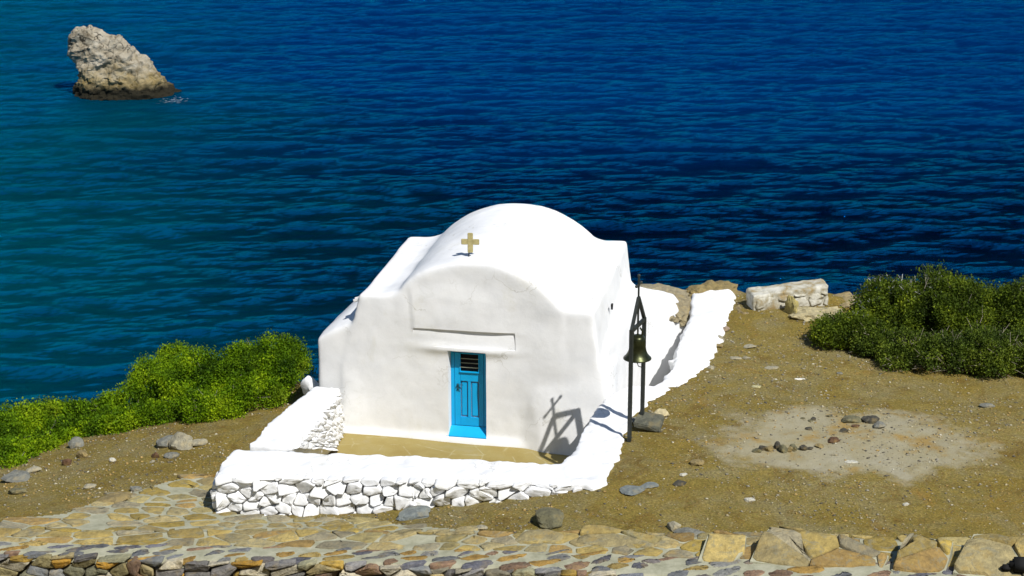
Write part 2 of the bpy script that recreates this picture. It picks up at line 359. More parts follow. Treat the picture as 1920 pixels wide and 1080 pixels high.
# ---------------------------------------------------------------- solid-shape helpers
def hull_bm(pts, bm=None):
    b = bmesh.new()
    for p in pts: b.verts.new(p)
    r = bmesh.ops.convex_hull(b, input=b.verts[:])
    bmesh.ops.delete(b, geom=[v for v in b.verts if not v.link_faces], context='VERTS')
    bmesh.ops.recalc_face_normals(b, faces=b.faces[:])
    me = bpy.data.meshes.new('tmp'); b.to_mesh(me); b.free()
    if bm is None: bm = bmesh.new()
    bm.from_mesh(me); bpy.data.meshes.remove(me); return bm
def prism(bm, poly, z0, z1, wob=0):
    """vertical prism from 2-D polygon"""
    n = len(poly); z0 = z0 if hasattr(z0, '__len__') else [z0] * n; z1 = z1 if hasattr(z1, '__len__') else [z1] * n
    a = [bm.verts.new((p[0], p[1], z)) for p, z in zip(poly, z0)]; b = [bm.verts.new((p[0], p[1], z)) for p, z in zip(poly, z1)]
    fs = [bm.faces.new(a[::-1]), bm.faces.new(b)]
    for i in range(n): fs.append(bm.faces.new((a[i], a[(i+1) % n], b[(i+1) % n], b[i])))
    bmesh.ops.recalc_face_normals(bm, faces=fs); bmesh.ops.triangulate(bm, faces=fs[:2])
def evaluated(o):
    dg = bpy.context.evaluated_depsgraph_get(); dg.update()
    return bpy.data.meshes.new_from_object(o.evaluated_get(dg))
def plaster(name, bm, mat, parent, vox=.04, sm=6, d1=.03, s1=.7, d2=.008, s2=.12, cuts=(), fn=None):
    """union of closed pieces melted into one hand-plastered surface"""
    me = bpy.data.meshes.new('tmp'); bm.to_mesh(me); bm.free()
    t = bpy.data.objects.new('tmp', me); S.collection.objects.link(t)
    r = t.modifiers.new('r', 'REMESH'); r.mode = 'VOXEL'; r.voxel_size = vox
    s = t.modifiers.new('s', 'SMOOTH'); s.factor = .5; s.iterations = sm
    m2 = evaluated(t)
    co = np.empty(len(m2.vertices) * 3, np.float32); m2.vertices.foreach_get('co', co); co = co.reshape(-1, 3)
    no = np.empty_like(co).ravel(); m2.vertices.foreach_get('normal', no); no = no.reshape(-1, 3)
    x, y, z = co.T
    d = d1 * fbm(x / s1, y / s1, z / s1, 3) + d2 * fbm(x / s2, y / s2, z / s2 + 9, 3)
    if fn is not None: d = d + fn(x, y, z)
    co = co + no * d[:, None]; m2.vertices.foreach_set('co', co.ravel().astype(np.float32)); m2.update()
    bpy.data.objects.remove(t); t = bpy.data.objects.new('tmp', m2); S.collection.objects.link(t)
    for c in cuts:
        cm = bpy.data.meshes.new('cut'); c.to_mesh(cm); c.free(); co_ = bpy.data.objects.new('cut', cm); S.collection.objects.link(co_)
        b = t.modifiers.new('b', 'BOOLEAN'); b.operation = 'DIFFERENCE'; b.object = co_; b.solver = 'EXACT'
    m3 = evaluated(t) if cuts else m2
    for o in [o for o in S.collection.objects if o.name.startswith(('tmp', 'cut'))]: bpy.data.objects.remove(o)
    m3.materials.clear(); m3.name = name
    o = fin(name, m3, mat, parent)
    m3.set_sharp_from_angle(angle=R(42))
    return o
# stones ---------------------------------------------------------------------
def voronoi(pts, x0, y0, x1, y1, ax=1.0):
    P = np.array(pts); out = []
    Q = P * [1 / ax, 1]
    for i, p in enumerate(P):
        poly = [(x0, y0), (x1, y0), (x1, y1), (x0, y1)]
        dd = ((Q - Q[i]) ** 2).sum(1)
        for j in np.argsort(dd)[1:22]:
            # bisector in scaled space
            nx, ny = (Q[j] - Q[i]); mx, my = (Q[j] + Q[i]) / 2
            f = lambda q: (q[0] / ax - mx) * nx + (q[1] - my) * ny
            new = []
            for a in range(len(poly)):
                A, B = poly[a], poly[(a + 1) % len(poly)]; fa, fb = f(A), f(B)
                if fa <= 0: new.append(A)
                if (fa < 0) != (fb < 0) and fa != fb:
                    t = fa / (fa - fb); new.append((A[0] + (B[0] - A[0]) * t, A[1] + (B[1] - A[1]) * t))
            poly = new
            if len(poly) < 3: break
        if len(poly) >= 3: out.append(poly)
    return out
def pts_poisson(x0, y0, x1, y1, sx_, sy_, jit=.42, seed=0, var=0):
    r = random.Random(seed); out = []; y = y0; row = 0
    while y < y1:
        h = sy_ * (1 + var * r.uniform(-.5, .6)); x = x0 + r.random() * sx_
        while x < x1:
            wd = sx_ * r.uniform(1 - var * .6, 1 + var); out.append((x + wd / 2 + r.uniform(-1, 1) * jit * .2 * wd, y + h / 2 + r.uniform(-1, 1) * jit * h)); x += wd
        y += h
    return out
PR_R = [(1.0, None), (1.0, .35), (.93, .75), (.78, .98), (.42, 1.05)]
PR_F = [(1.0, None), (1.0, .55), (.965, .88), (.82, 1.0), (.42, 1.0)]
def stones(cells, tf, gap, dep, pal, seed=0, back=.06, rnd=2, keep=1.0, tilt=.25, rot=0, prof=None):
    """one bulging stone per cell; tf maps (a,b,n)->xyz"""
    r = random.Random(seed); V = []; F = []; C = []
    for cell in cells:
        if r.random() > keep: continue
        p = np.array(cell); c = p.mean(0); size = np.abs(p - c).max(0)
        if min(size) < .015: continue
        g = min(gap * r.uniform(.6, 1.5), min(size) * .55)
        p = c + (p - c) * (1 - g / np.maximum(np.linalg.norm(p - c, axis=1), 1e-3))[:, None]
        L = np.linalg.norm(p - np.roll(p, 1, 0), axis=1)
        for k in range(rnd):                       # corner rounding
            q = np.roll(p, -1, 0); wgt = .2 if k == 0 else .25
            wgt = .13 if rnd == 1 else wgt
            p = np.stack([p * (1 - wgt) + q * wgt, p * wgt + q * (1 - wgt)], 1).reshape(-1, 2)
        if rot:
            a_ = rot * r.uniform(.5, 1.4); ca, sa = math.cos(a_), math.sin(a_); p = c + (p - c) @ np.array([[ca, sa], [-sa, ca]])
        n = len(p); jt = .05 * min(size); p = p + np.array([[r.gauss(0, jt), r.gauss(0, jt)] for _ in range(n)])
        hh = dep * r.uniform(.55, 1.3); ta, tb = r.uniform(-tilt, tilt), r.uniform(-tilt, tilt)
        col = np.array(r.choice(pal)) * r.uniform(.75, 1.3); base = len(V)
        rings = [(q0, (-back if q1 is None else q1 * hh)) for q0, q1 in (prof or PR_R)]
        for s_, d in rings:
            for q in c + (p - c) * s_:
                dl = d + (((q - c) @ (ta, tb)) if d > 0 else 0) + (r.gauss(0, .11) * hh if d > 0 else 0)
                V.append(tf(q[0], q[1], dl)); C.append(col)
        V.append(tf(c[0], c[1], hh * 1.07)); C.append(col)
        for k in range(len(rings) - 1):
            for i in range(n):
                a = base + k * n + i; b_ = base + k * n + (i + 1) % n; F.append((a, b_, b_ + n, a + n))
        t = base + (len(rings) - 1) * n
        for i in range(n): F.append((t + i, t + (i + 1) % n, base + len(rings) * n))
    return V, F, np.array(C)
PAL_WALL = [(.34,.22,.045), (.20,.205,.20), (.27,.24,.17), (.15,.155,.17), (.19,.12,.075), (.32,.26,.13), (.38,.34,.25), (.36,.20,.03), (.22,.21,.13), (.21,.20,.19), (.14,.13,.12), (.25,.21,.10)]
PAL_SLAB = [(.36,.275,.10), (.33,.24,.06), (.35,.28,.13), (.29,.24,.12), (.32,.24,.08), (.27,.235,.15), (.30,.20,.07), (.34,.28,.12)]
PAL_LENS = [(.15,.155,.16), (.19,.19,.18), (.31,.19,.05), (.22,.14,.09), (.17,.15,.14), (.33,.24,.08), (.12,.12,.14)]
WH = [(.8, .8, .79)]

def rock_mesh(name, sz, col, seed, mat=None, sub=3, planes=16, parent=None, rough=.07):
    r = np.random.default_rng(seed); b = bmesh.new(); bmesh.ops.create_icosphere(b, subdivisions=sub, radius=1)
    P = np.array([v.co for v in b.verts]); D = P / np.linalg.norm(P, axis=1)[:, None]
    nn = r.normal(size=(planes, 3)); nn /= np.linalg.norm(nn, axis=1)[:, None]; hh = r.uniform(.6, 1, planes)
    t = np.min(np.where(D @ nn.T > .05, hh / np.maximum(D @ nn.T, .05), 1.25), axis=1); t = np.minimum(t, 1.15)
    P = D * t[:, None]; P = P * (1 + rough * fbm(P[:, 0] * 3 + seed, P[:, 1] * 3, P[:, 2] * 3, 3) * 2)[:, None] * np.array(sz) / 2
    for v, p in zip(b.verts, P): v.co = p
    me = bpy.data.meshes.new(name); b.to_mesh(me); b.free()
    o = fin(name, me, mat or M_stone, parent, np.tile(np.array(col), (len(P), 1)))
    me.set_sharp_from_angle(angle=R(24)); return o
def box(bm, size, loc=(0, 0, 0), rot=None, bev=0):
    m = Matrix.Translation(loc) @ (rot.to_4x4() if rot is not None else Matrix()) @ Matrix.Diagonal((*size, 1))
    g = bmesh.ops.create_cube(bm, size=1, matrix=m)
    if bev:
        es = list({e for v in g['verts'] for e in v.link_edges}); bmesh.ops.bevel(bm, geom=es, offset=bev, segments=2, affect='EDGES')
def bar(bm, a, b_, wd, th, up=(1, 0, 0), bev=.004):
    a = Vector(a); b_ = Vector(b_); z = (b_ - a); L = z.length; z.normalize(); x = Vector(up); y = z.cross(x).normalized(); x = y.cross(z)
    M3 = Matrix((x, y, z)).transposed(); box(bm, (wd, th, L), (a + b_) / 2, M3, bev)
def tube(bm, pts, r, seg=8):
    for a, b_ in zip(pts[:-1], pts[1:]):
        a = Vector(a); b_ = Vector(b_); d = b_ - a
        bmesh.ops.create_cone(bm, cap_ends=True, segments=seg, radius1=r, radius2=r, depth=d.length + r * .3, matrix=Matrix.Translation((a + b_) / 2) @ d.to_track_quat('Z', 'Y').to_matrix().to_4x4())
def obj(name, bm, mat, parent=None, smooth=False):
    me = bpy.data.meshes.new(name); bm.to_mesh(me); bm.free(); o = fin(name, me, mat, parent, None, smooth); return o
def lathe(bm, prof, seg=32, loc=(0, 0, 0)):
    rings = [[bm.verts.new((loc[0] + r * math.cos(2 * math.pi * k / seg), loc[1] + r * math.sin(2 * math.pi * k / seg), loc[2] + z)) for k in range(seg)] for r, z in prof]
    for A, B in zip(rings[:-1], rings[1:]):
        for k in range(seg): bm.faces.new((A[k], A[(k+1) % seg], B[(k+1) % seg], B[k]))
    bmesh.ops.recalc_face_normals(bm, faces=bm.faces[:])

# ---------------------------------------------------------------- chapel (local frame: x along facade, y into depth)
D0 = gz(875, 817, 0); ALPHA = -math.atan(.195)
ch = empty('chapel', tuple(D0), ALPHA)
tag(ch, 'small whitewashed barrel-vaulted chapel with a blue door above the sea', 'chapel')
bm = bmesh.new()
hull_bm([(-2.42,0,-.5),(2.62,0,-.5),(2.75,4.0,-.5),(-2.5,3.9,-.5),(-2.40,.02,1.2),(2.55,.02,1.1),(-2.03,.03,2.66),(2.36,.05,2.56),(2.42,4.15,2.78),(-2.0,3.75,2.74),(2.62,4.05,1.5),(-2.2,3.85,1.2)], bm)
# vault, lofted front to back
def arch(uL, uR, zs, za, n=22, eL=1.5, eR=1.5):
    c = (uL + uR) / 2; a = (uR - uL) / 2
    return [(c - a * math.cos(math.pi * k / n), zs + (za - zs) * max(0, math.sin(math.pi * k / n)) ** (eL if k < n / 2 else eR)) for k in range(n + 1)]
A0 = arch(-1.34, 1.80, 2.56, 3.42, 22, 1.15, 1.7); A1 = arch(-1.40, 1.86, 2.68, 3.50)
sec = []
for v, t, dz in ((0.02, 0, -.03), (.25, .06, 0), (1.2, .3, .02), (2.5, .6, .01), (3.7, .95, 0), (4.12, 1, -.05)):
    sec.append([bm.verts.new((a[0] * (1 - t) + b[0] * t, v, a[1] * (1 - t) + b[1] * t + dz)) for a, b in zip(A0, A1)])
for s_ in sec: s_ += [bm.verts.new((s_[-1].co.x, s_[0].co.y, 1.0)), bm.verts.new((s_[0].co.x, s_[0].co.y, 1.0))]
fs = []
for A, B in zip(sec[:-1], sec[1:]):
    for k in range(len(A)): fs.append(bm.faces.new((A[k], A[(k+1) % len(A)], B[(k+1) % len(A)], B[k])))
fs += [bm.faces.new(sec[0]), bm.faces.new(sec[-1][::-1])]
bmesh.ops.recalc_face_normals(bm, faces=fs)
# saddles of plaster where vault meets the flat shoulders
hull_bm([(-1.75,.05,2.62),(-1.15,.05,2.78),(-1.15,3.9,2.86),(-1.62,3.9,2.7),(-1.0,.05,2.3),(-1.75,.05,2.3),(-1.0,3.9,2.3),(-1.75,3.9,2.3)], bm)
hull_bm([(2.2,.05,2.52),(1.4,.05,2.72),(1.5,4.0,2.95),(2.1,4.0,2.75),(1.5,.05,2.3),(2.1,.05,2.3),(1.5,4.0,2.3),(2.1,4.0,2.3)], bm)
# left buttress with its sloping top
hull_bm([(-2.92,.04,-.5),(-2.93,1.9,-.5),(-1.9,.04,-.5),(-1.9,1.9,-.5),(-2.90,.05,1.70),(-2.62,.05,1.88),(-2.0,.05,2.14),(-1.9,1.9,2.6),(-2.15,1.9,2.4),(-2.85,1.9,1.72)], bm)
# right side batter and low rear buttress
hull_bm([(2.2,.15,-.5),(2.68,.15,-.5),(2.5,.15,1.6),(2.2,.15,2.2),(3.02,3.5,-.5),(2.2,3.5,-.5),(2.45,3.5,2.4),(2.85,3.6,1.75)], bm)
hull_bm([(2.2,3.2,-.5),(3.0,3.2,-.5),(3.85,5.7,-.5),(2.2,5.7,-.5),(2.2,3.2,2.0),(2.72,3.3,2.1),(3.68,5.45,.72),(3.25,5.5,1.28),(2.2,5.4,1.3)], bm)
# flared skirting at the foot of the facade, swelling under the lintel panel
hull_bm([(-2.5,-.10,-.5),(2.6,-.10,-.5),(-2.5,-.06,-.10),(2.6,-.06,-.08),(-2.5,.06,.10),(2.6,.06,.12),(-2.5,.06,-.5),(2.6,.06,-.5)], bm)
hull_bm([(1.15,.05,1.2),(2.6,.05,1.5),(1.0,-.04,-.5),(1.5,-.20,-.3),(2.72,-.30,-.3),(2.85,.3,-.5),(2.75,-.1,.6),(1.6,-.02,.8),(2.68,1.2,1.3)], bm)
cut1 = bmesh.new(); prism(cut1, [(-.37, -.6), (.385, -.6), (.375, .215), (-.335, .215)], [-.40, -.40, .105, .105], [1.675] * 4)
cut2 = bmesh.new()
hv = [cut2.verts.new(p) for p in [(-1.0,-.2,2.075),(.915,-.2,2.075),(.915,-.2,1.74),(-1.0,-.2,1.74),(-1.0,.022,2.075),(.915,.062,2.075),(.93,.035,1.74),(-1.0,-.03,1.74)]]
for f in ((0,1,2,3),(4,7,6,5),(0,4,5,1),(1,5,6,2),(2,6,7,3),(3,7,4,0)): cut2.faces.new([hv[i] for i in f])
bmesh.ops.recalc_face_normals(cut2, faces=cut2.faces[:])
def swell(x, y, z):
    front = (y < .2)
    s1 = .055 * np.exp(-((x - .0) / .9) ** 4) * np.exp(-((z - 1.70) / .09) ** 2)
    s2 = .02 * np.clip((x + 1.03 + .1 * np.clip(z - 2.3, 0, 1)) / .03, 0, 1) * np.clip((1.3 - x) / 1.2, 0, 1) * np.clip((z - 2.0) / .05, 0, 1) * np.clip((2.95 - z) / .3, 0, 1)
    return np.where(front, s1 + s2, 0)
walls = plaster('wall', bm, M_white, ch, .04, 14, .04, 1.1, .0035, .16, (cut1, cut2), swell)
# door
dr = empty('door', (0, .215, 0)); dr.parent = ch
bm = bmesh.new(); box(bm, (.74, .04, 1.62), (0.01, .02, .86))
for u in (-.30, .33): box(bm, (.07, .03, 1.6), (u, -.012, .86), None, .004)                         # frame posts
box(bm, (.70, .03, .07), (.01, -.0125, 1.63), None, .004)
obj('door_frame', bm, M_blue, dr)
bm = bmesh.new()
for u0, u1, z0, z1 in ((-.26,-.15,.13,1.58),(.20,.29,.13,1.58),(-.15,.20,.13,.30),(-.15,.20,1.02,1.20),(-.01,.045,.30,1.02),(-.15,.20,1.555,1.58)):
    box(bm, (u1 - u0 - .002, .034, z1 - z0 - .002), ((u0 + u1) / 2, -.017, (z0 + z1) / 2), None, .003)
for u0, u1 in ((-.15, -.01), (.045, .20)): box(bm, (u1 - u0 - .04, .016, .66), ((u0 + u1) / 2, -.006, .66), None, .006)
obj('door_leaf', bm, M_blue, dr)
bm = bmesh.new(); box(bm, (.34, .01, .35), (.025, -.006, 1.38)); wn = obj('window', bm, M_dark, dr)
bm = bmesh.new()
for z in (1.30, 1.385, 1.47): box(bm, (.35, .014, .012), (.025, -.045, z))
obj('grille', bm, M_bar, wn)
bm = bmesh.new(); box(bm, (.37, .05, .02), (.025, -.04, 1.205), None, .004); box(bm, (.02, .03, .36), (-.155, -.035, 1.385)); box(bm, (.02, .03, .36), (.205, -.035, 1.385)); obj('frame', bm, M_blue, wn)
bm = bmesh.new(); box(bm, (.035, .014, .13), (-.20, -.041, .90), None, .003); bar(bm, (-.21, -.06, .945), (-.09, -.075, .955), .014, .014); bar(bm, (-.21, -.06, .87), (-.12, -.07, .875), .014, .014); bar(bm, (-.205, -.035, .945), (-.205, -.065, .945), .014, .014); bar(bm, (-.225, -.045, .92), (-.235, -.05, .88), .014, .014)
obj('handle', bm, M_lock, dr)
bm = bmesh.new(); hull_bm([(-.385,-.20,-.12),(.395,-.20,-.12),(-.33,-.04,.13),(.35,-.04,.13),(-.395,-.236,-.015),(.40,-.236,-.015),(-.33,0,-.012),(.35,0,-.012)], bm); bmesh.ops.bevel(bm, geom=bm.edges[:], offset=.006, segments=2, affect='EDGES')
obj('threshold', bm, M_blue, dr)
# water spouts
bm = bmesh.new(); box(bm, (.16, .12, .035), (0, 0, 0), None, .008); box(bm, (.16, .02, .05), (0, .06, .02), None, .006); box(bm, (.16, .02, .05), (0, -.06, .02), None, .006)
sp = obj('water_spout', bm, M_whitestone, ch); sp.location = (-2.08, .16, 2.50); sp.rotation_euler = (0, R(-18), 0)
bm = bmesh.new(); hull_bm([(0,-.05,.04),(0,.05,.04),(0,0,-.07),(.035,-.05,.04),(.035,.05,.04),(.035,0,-.07)], bm)
sp = obj('drain_hole', bm, M_dark, ch); sp.location = (2.50, 1.35, 2.28)

# roof cross
P = gz(881, 478, 3.43)
cr = empty('roof_cross', tuple(P), ALPHA + R(6)); cr.scale = (.93, .93, .93); tag(cr, 'small gold wooden cross standing on the chapel vault', 'cross')
bm = bmesh.new(); box(bm, (.105, .045, .40), (.01, 0, .25), None, .008); box(bm, (.128, .043, .11), (-.105, 0, .27), None, .008); box(bm, (.128, .043, .11), (.125, 0, .27), None, .008); obj('cross', bm, M_brass, cr)
bm = bmesh.new(); tube(bm, [(-.02, 0, -.12), (-.015, 0, .10)], .012); obj('pin', bm, M_iron, cr)

# ---------------------------------------------------------------- courtyard floor
Q = [gz(a, b, CZ)[:2] for a, b in ((600, 900), (1090, 905))]
gx, gy = np.meshgrid(np.linspace(-4.4, 3.0, 80), np.linspace(29.3, 33.95, 60), indexing='ij')
tag(npmesh('courtyard_floor', np.stack([gx, gy, CZ + .07 * (1 / (1 + np.exp((gx + 1.5) * 1.2))) + .012 * fbm(gx * 1.5, gy * 1.5)], -1).reshape(-1, 3), grid_faces(80, 60), m_floor()), kind='structure')

# ---------------------------------------------------------------- white courtyard wall
def pz(lst, z): return [tuple(gz(a, b, z)[:2]) for a, b in lst]
cw = empty('courtyard_wall', tuple(gz(800, 880, 0)[:2]) + (0,)); ox, oy = cw.location.x, cw.location.y
tag(cw, 'whitewashed rubble wall wrapping the sunken courtyard in front and right of the chapel', 'wall')
def loc2(l): return [(x - ox, y - oy) for x, y in l]
bm = bmesh.new()
front = pz([(440,838),(700,850),(900,862),(1062,872),(1085,835),(1140,905),(1090,908),(900,893),(640,888),(450,893),(408,882),(412,866)], 1.0)
prism(bm, loc2(front), -.6, [.97,1.0,1.0,1.0,1.0,1.0,.98,.98,.97,.96,.94,.95])
# foot of the front wall sits a little back under the plaster lip: carve by two-step build
side = pz([(1050,874),(1075,842),(1092,806),(1110,775),(1128,752),(1150,735),(1180,722),(1225,722),(1248,712),(1266,682),(1270,652),(1287,623),(1294,598),(1296,567),(1294,548),(1318,538),(1350,538),(1374,552),(1368,590),(1350,625),(1340,655),(1325,685),(1300,705),(1262,728),(1222,745),(1200,762),(1180,782),(1166,815),(1158,845),(1142,880),(1128,908),(1080,905)], 1.02)
prism(bm, loc2(side), -.6, [1.02 + .10 * min(1, max(0, (y - 33.3) / 2.5)) for x, y in side])
def edge_blobs(bm, pts, z, seed, step=.13, rmin=.05, rmax=.10):
    rr = random.Random(seed)
    for a, b in zip(pts[:-1], pts[1:]):
        L_ = math.dist(a, b); k = max(1, int(L_ / step))
        for q in range(k):
            t = (q + rr.random()) / k; x, y = a[0] + (b[0] - a[0]) * t + rr.gauss(0, .02), a[1] + (b[1] - a[1]) * t + rr.gauss(0, .02); rad = rr.uniform(rmin, rmax)
            hull_bm([(x + rad * rr.uniform(.6, 1.3) * math.cos(w_), y + rad * rr.uniform(.6, 1.3) * math.sin(w_), z + rr.uniform(-.02, .03) + zz_) for w_ in [rr.random() * 1 + i_ * 1.05 for i_ in range(6)] for zz_ in (-.25, -.05)] + [(x, y, z + .0)], bm)
sd = loc2(side); edge_blobs(bm, sd[14:30], 1.06, 1); edge_blobs(bm, sd[7:14], 1.04, 2, .2); edge_blobs(bm, sd[29:], 1.0, 3, .2, .04, .08); edge_blobs(bm, loc2(front)[:4], .98, 4, .25, .04, .08)
capo = plaster('coping', bm, M_white, cw, .045, 4, .03, .5, .013, .09, (), lambda x, y, z: .028 * fbm(x * 6, y * 6, z * 6, 2) + np.where(z < .86 + .06 * fbm(x * 3, y * 3, 1.), -.11, 0) * (y < -.2))
# stone facing of the front wall
F0 = np.array([*gz(404, 897, .9)[:2], 0]); F1 = np.array([*gz(1132, 912, .93)[:2], 0]); e = F1 - F0; LW = np.linalg.norm(e); e /= LW; nn_ = np.array([e[1], -e[0], 0])
print('front wall', F0, F1, LW)
def tf_front(a, b, n):
    p = F0 + e * a + nn_ * (n - .01 + .05 * max(0, .9 - b) + .03 * (a / LW)) ; return (p[0] - ox, p[1] - oy, b)
cells = voronoi(pts_poisson(-.02, -.05, LW, .98, .225, .13, .5, 5, 1.3), 0, -.05, LW, .965, 1.6)
V, F, Cc = stones(cells, tf_front, .008, .06, WH, 4, .12, 1, 1, .5, .1, PR_F)
mesh('stone_facing', V, F, M_whitestone, cw)
# left end face
G0 = np.array([*gz(409, 866, .95)[:2], 0]); e2 = F0 - G0; L2 = np.linalg.norm(e2); e2 /= L2; n2 = np.array([-abs(e2[1]), e2[0] * np.sign(e2[1]) * 1, 0]); n2 = np.array([-1., -.1, 0])
cells = voronoi(pts_poisson(0, 0, L2 + .02, .82, .3, .2, .4, 8, .8), 0, 0, L2 + .02, .82, 1.3)
V, F, Cc = stones(cells, lambda a, b, n: tuple((G0 + e2 * a + n2 * (n * .8 + .02))[:2] - np.array([ox, oy])) + (b,), .012, .06, WH, 5, .1)
mesh('end_facing', V, F, M_whitestone, cw)

# left wing wall with rubble inner face
wg = empty('wing_wall', tuple(gz(560, 840, 0)[:2]) + (0,)); qx, qy = wg.location.x, wg.location.y
tag(wg, 'low sloping whitewashed wall joining the left corner of the chapel to the courtyard wall', 'wall')
tp = [gz(468, 833, .86), gz(548, 842, .82), gz(637, 728, .86), gz(588, 724, .95), gz(540, 765, .93), gz(500, 795, .9)]
bt = [gz(452, 838, 0.62), gz(468, 833, -.3), gz(632, 846, -.2), gz(645, 800, -.2), gz(575, 724, -.2)]
L = lambda p: (p[0] - qx, p[1] - qy, p[2])
bm = hull_bm([L(p) for p in tp] + [L(p) for p in [tp[0] - [0.05, 0, 1.2], gz(600, 846, -.12), gz(632, 846, -.18), gz(642, 806, -.14), tp[3] - [.1, 0, 1.2]]])
plaster('plaster', bm, M_white, wg, .04, 4, .03, .4, .015, .08, (), lambda x, y, z: .022 * fbm(x * 7, y * 7, z * 7, 3))
a0, a1, b0, b1 = gz(552, 842, .78), gz(636, 735, .80), gz(626, 846, -.10), gz(641, 808, -.06)
nrm = np.cross(a1 - a0, a0 - b0); nrm /= np.linalg.norm(nrm); nrm = nrm if nrm[2] > 0 else -nrm
cells = voronoi(pts_poisson(0, 0, 3.2, 1.0, .24, .13, .45, 11, .8), 0, 0, 3.2, 1.0, 1.3)
def tf_w(a, b, n):
    s_, t = a / 3.2, b; p = (b0 * (1 - t) + a0 * t) * (1 - s_) + (b1 * (1 - t) + a1 * t) * s_ + nrm * (n + .0); return L(p)
V, F, Cc = stones(cells, tf_w, .012, .05, WH, 9, .1, 2, 1, .35); mesh('stone_facing', V, F, M_whitestone, wg)
# little white corner stone behind
o = rock_mesh('boulder', (.36, .3, .5), (.8, .8, .78), 31, M_whitestone); P = gz(581, 712, .75); o.location = (P[0], P[1], .62)
tag(o, 'whitewashed stone poking up behind the wing wall at the left chapel corner', 'boulder')

# ---------------------------------------------------------------- bell frame
Fp = gz(1180, 826, .98); Rp = gz(1204, 786, 1.12); ax_ = Vector(Rp - Fp); ax_.z = 0; LP = ax_.length
bf = empty('bell_stand', ((Fp[0] + Rp[0]) / 2, (Fp[1] + Rp[1]) / 2, 1.0), math.atan2(ax_.y, ax_.x))
tag(bf, 'tall dark iron bell frame of two posts with a cross on its peak', 'bell stand')
hl = LP / 2; TZ = 2.0; up = (0, 1, 0)
for s_ in (-1, 1):
    bm = bmesh.new(); bar(bm, (s_ * hl, 0, -.25), (s_ * hl, 0, TZ), .075, .06, (1, 0, 0)); obj('post', bm, M_iron, bf)
    bm = bmesh.new(); bar(bm, (s_ * hl, 0, TZ - .02), (0, 0, TZ + .47), .05, .065, (0, 1, 0)); obj('rafter', bm, M_iron, bf)
bm = bmesh.new(); bar(bm, (-hl, 0, TZ - .03), (hl, 0, TZ - .03), .05, .07, (0, 1, 0)); obj('tie_beam', bm, M_iron, bf)
bm = bmesh.new(); bar(bm, (0, 0, TZ), (0, 0, TZ + .44), .03, .035, (0, 1, 0)); obj('king_post', bm, M_iron, bf)
bm = bmesh.new(); bar(bm, (0, 0, TZ + .42), (0, 0, TZ + .85), .03, .03, (0, 1, 0)); bar(bm, (-.13, 0, TZ + .70), (.13, 0, TZ + .70), .03, .03, (0, 1, 0))
for q in ((-.13, .70), (.13, .70), (0, .86)): bmesh.ops.create_uvsphere(bm, u_segments=10, v_segments=6, radius=.028, matrix=Matrix.Translation((q[0], 0, TZ + q[1])))
obj('cross', bm, M_iron, bf)
be = empty('bell', tuple(bf.location + Vector((0, 0, 1.80)))); be.scale = (1.04, 1.04, 1.04); tag(be, 'green-brown bronze bell hanging in the iron frame beside the chapel', 'bell')
bm = bmesh.new()
lathe(bm, [(0, 0), (.05, -.002), (.10, -.02), (.125, -.05), (.132, -.10), (.136, -.20), (.148, -.27), (.172, -.33), (.205, -.375), (.232, -.40), (.235, -.415), (.22, -.418), (.19, -.38), (.14, -.28), (.12, -.1), (0, -.05)], 40)
obj('bell_body', bm, M_bell, be, True)
bm = bmesh.new(); tube(bm, [(0, 0, -.1), (0, 0, -.46)], .012); bmesh.ops.create_uvsphere(bm, u_segments=12, v_segments=8, radius=.032, matrix=Matrix.Translation((0, 0, -.47))); obj('clapper', bm, M_iron, be, True)
bm = bmesh.new(); tube(bm, [(.0, 0, -.49), (.02, .0, -.55), (.07, .0, -.57), (.10, 0, -.52)], .007); obj('pull_chain', bm, M_iron, be)
bm = bmesh.new()
for s_ in (-.07, 0, .07): tube(bm, [(s_, 0, -.02), (s_ * 1.1, 0, .06), (s_ * .5, 0, .12)], .015)
tube(bm, [(0, 0, .1), (0, 0, .18)], .015); obj('crown', bm, M_bell, be)

# ---------------------------------------------------------------- front retaining wall
rw = empty('retaining_wall', (0, 26, 0)); tag(rw, 'long rubble retaining wall with a mortared ochre and grey stone top', 'wall')
wx = np.arange(-12, 12.01, .06); wt = np.linspace(0, 1, 30)
GX, GT = np.meshgrid(wx, wt, indexing='ij')
def cap_h(x, t): return wz(x) + .05 * fbm(x * .8, t * 1.2, 2.) + .014 * fbm(x * 5, t * 6, 7.) - .10 * np.clip(.12 - t, 0, 1) + .05 * np.clip(t - .5, 0, 1)
wig = lambda x: .12 * fbm(x * .9, 1.7, 1.3) + .05 * fbm(x * 4, 1.7, 1.3)
CY = wf(GX) + (wb(GX) + wig(GX) - wf(GX)) * GT; CZg = cap_h(GX, GT)
CZg[:, -1] -= .25; CZg[:, 0] -= .12
npmesh('mortar_cap', np.stack([GX, CY - 26, CZg], -1).reshape(-1, 3), grid_faces(len(wx), len(wt)), M_mortar, rw)
# backing of the facing
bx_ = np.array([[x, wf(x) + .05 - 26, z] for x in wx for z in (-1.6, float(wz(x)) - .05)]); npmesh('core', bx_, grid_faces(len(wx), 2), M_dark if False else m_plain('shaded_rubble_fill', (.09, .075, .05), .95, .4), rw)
cells = voronoi(pts_poisson(-11, -2.4, 11, -.02, .36, .15, .5, 21, 1.1), -11, -2.4, 11, -.005, 1.9)
def tf_rw(a, b, n): return (a, float(wf(a)) - 26 - n - .02, float(wz(a)) + b * 1.0 + .02 * math.sin(a * 1.7))
V, F, Cc = stones(cells, tf_rw, .012, .08, PAL_WALL, 22, .08, 1, 1, .4, .12, PR_F); mesh('stone_facing', V, F, M_stone, rw, Cc * 1.15)
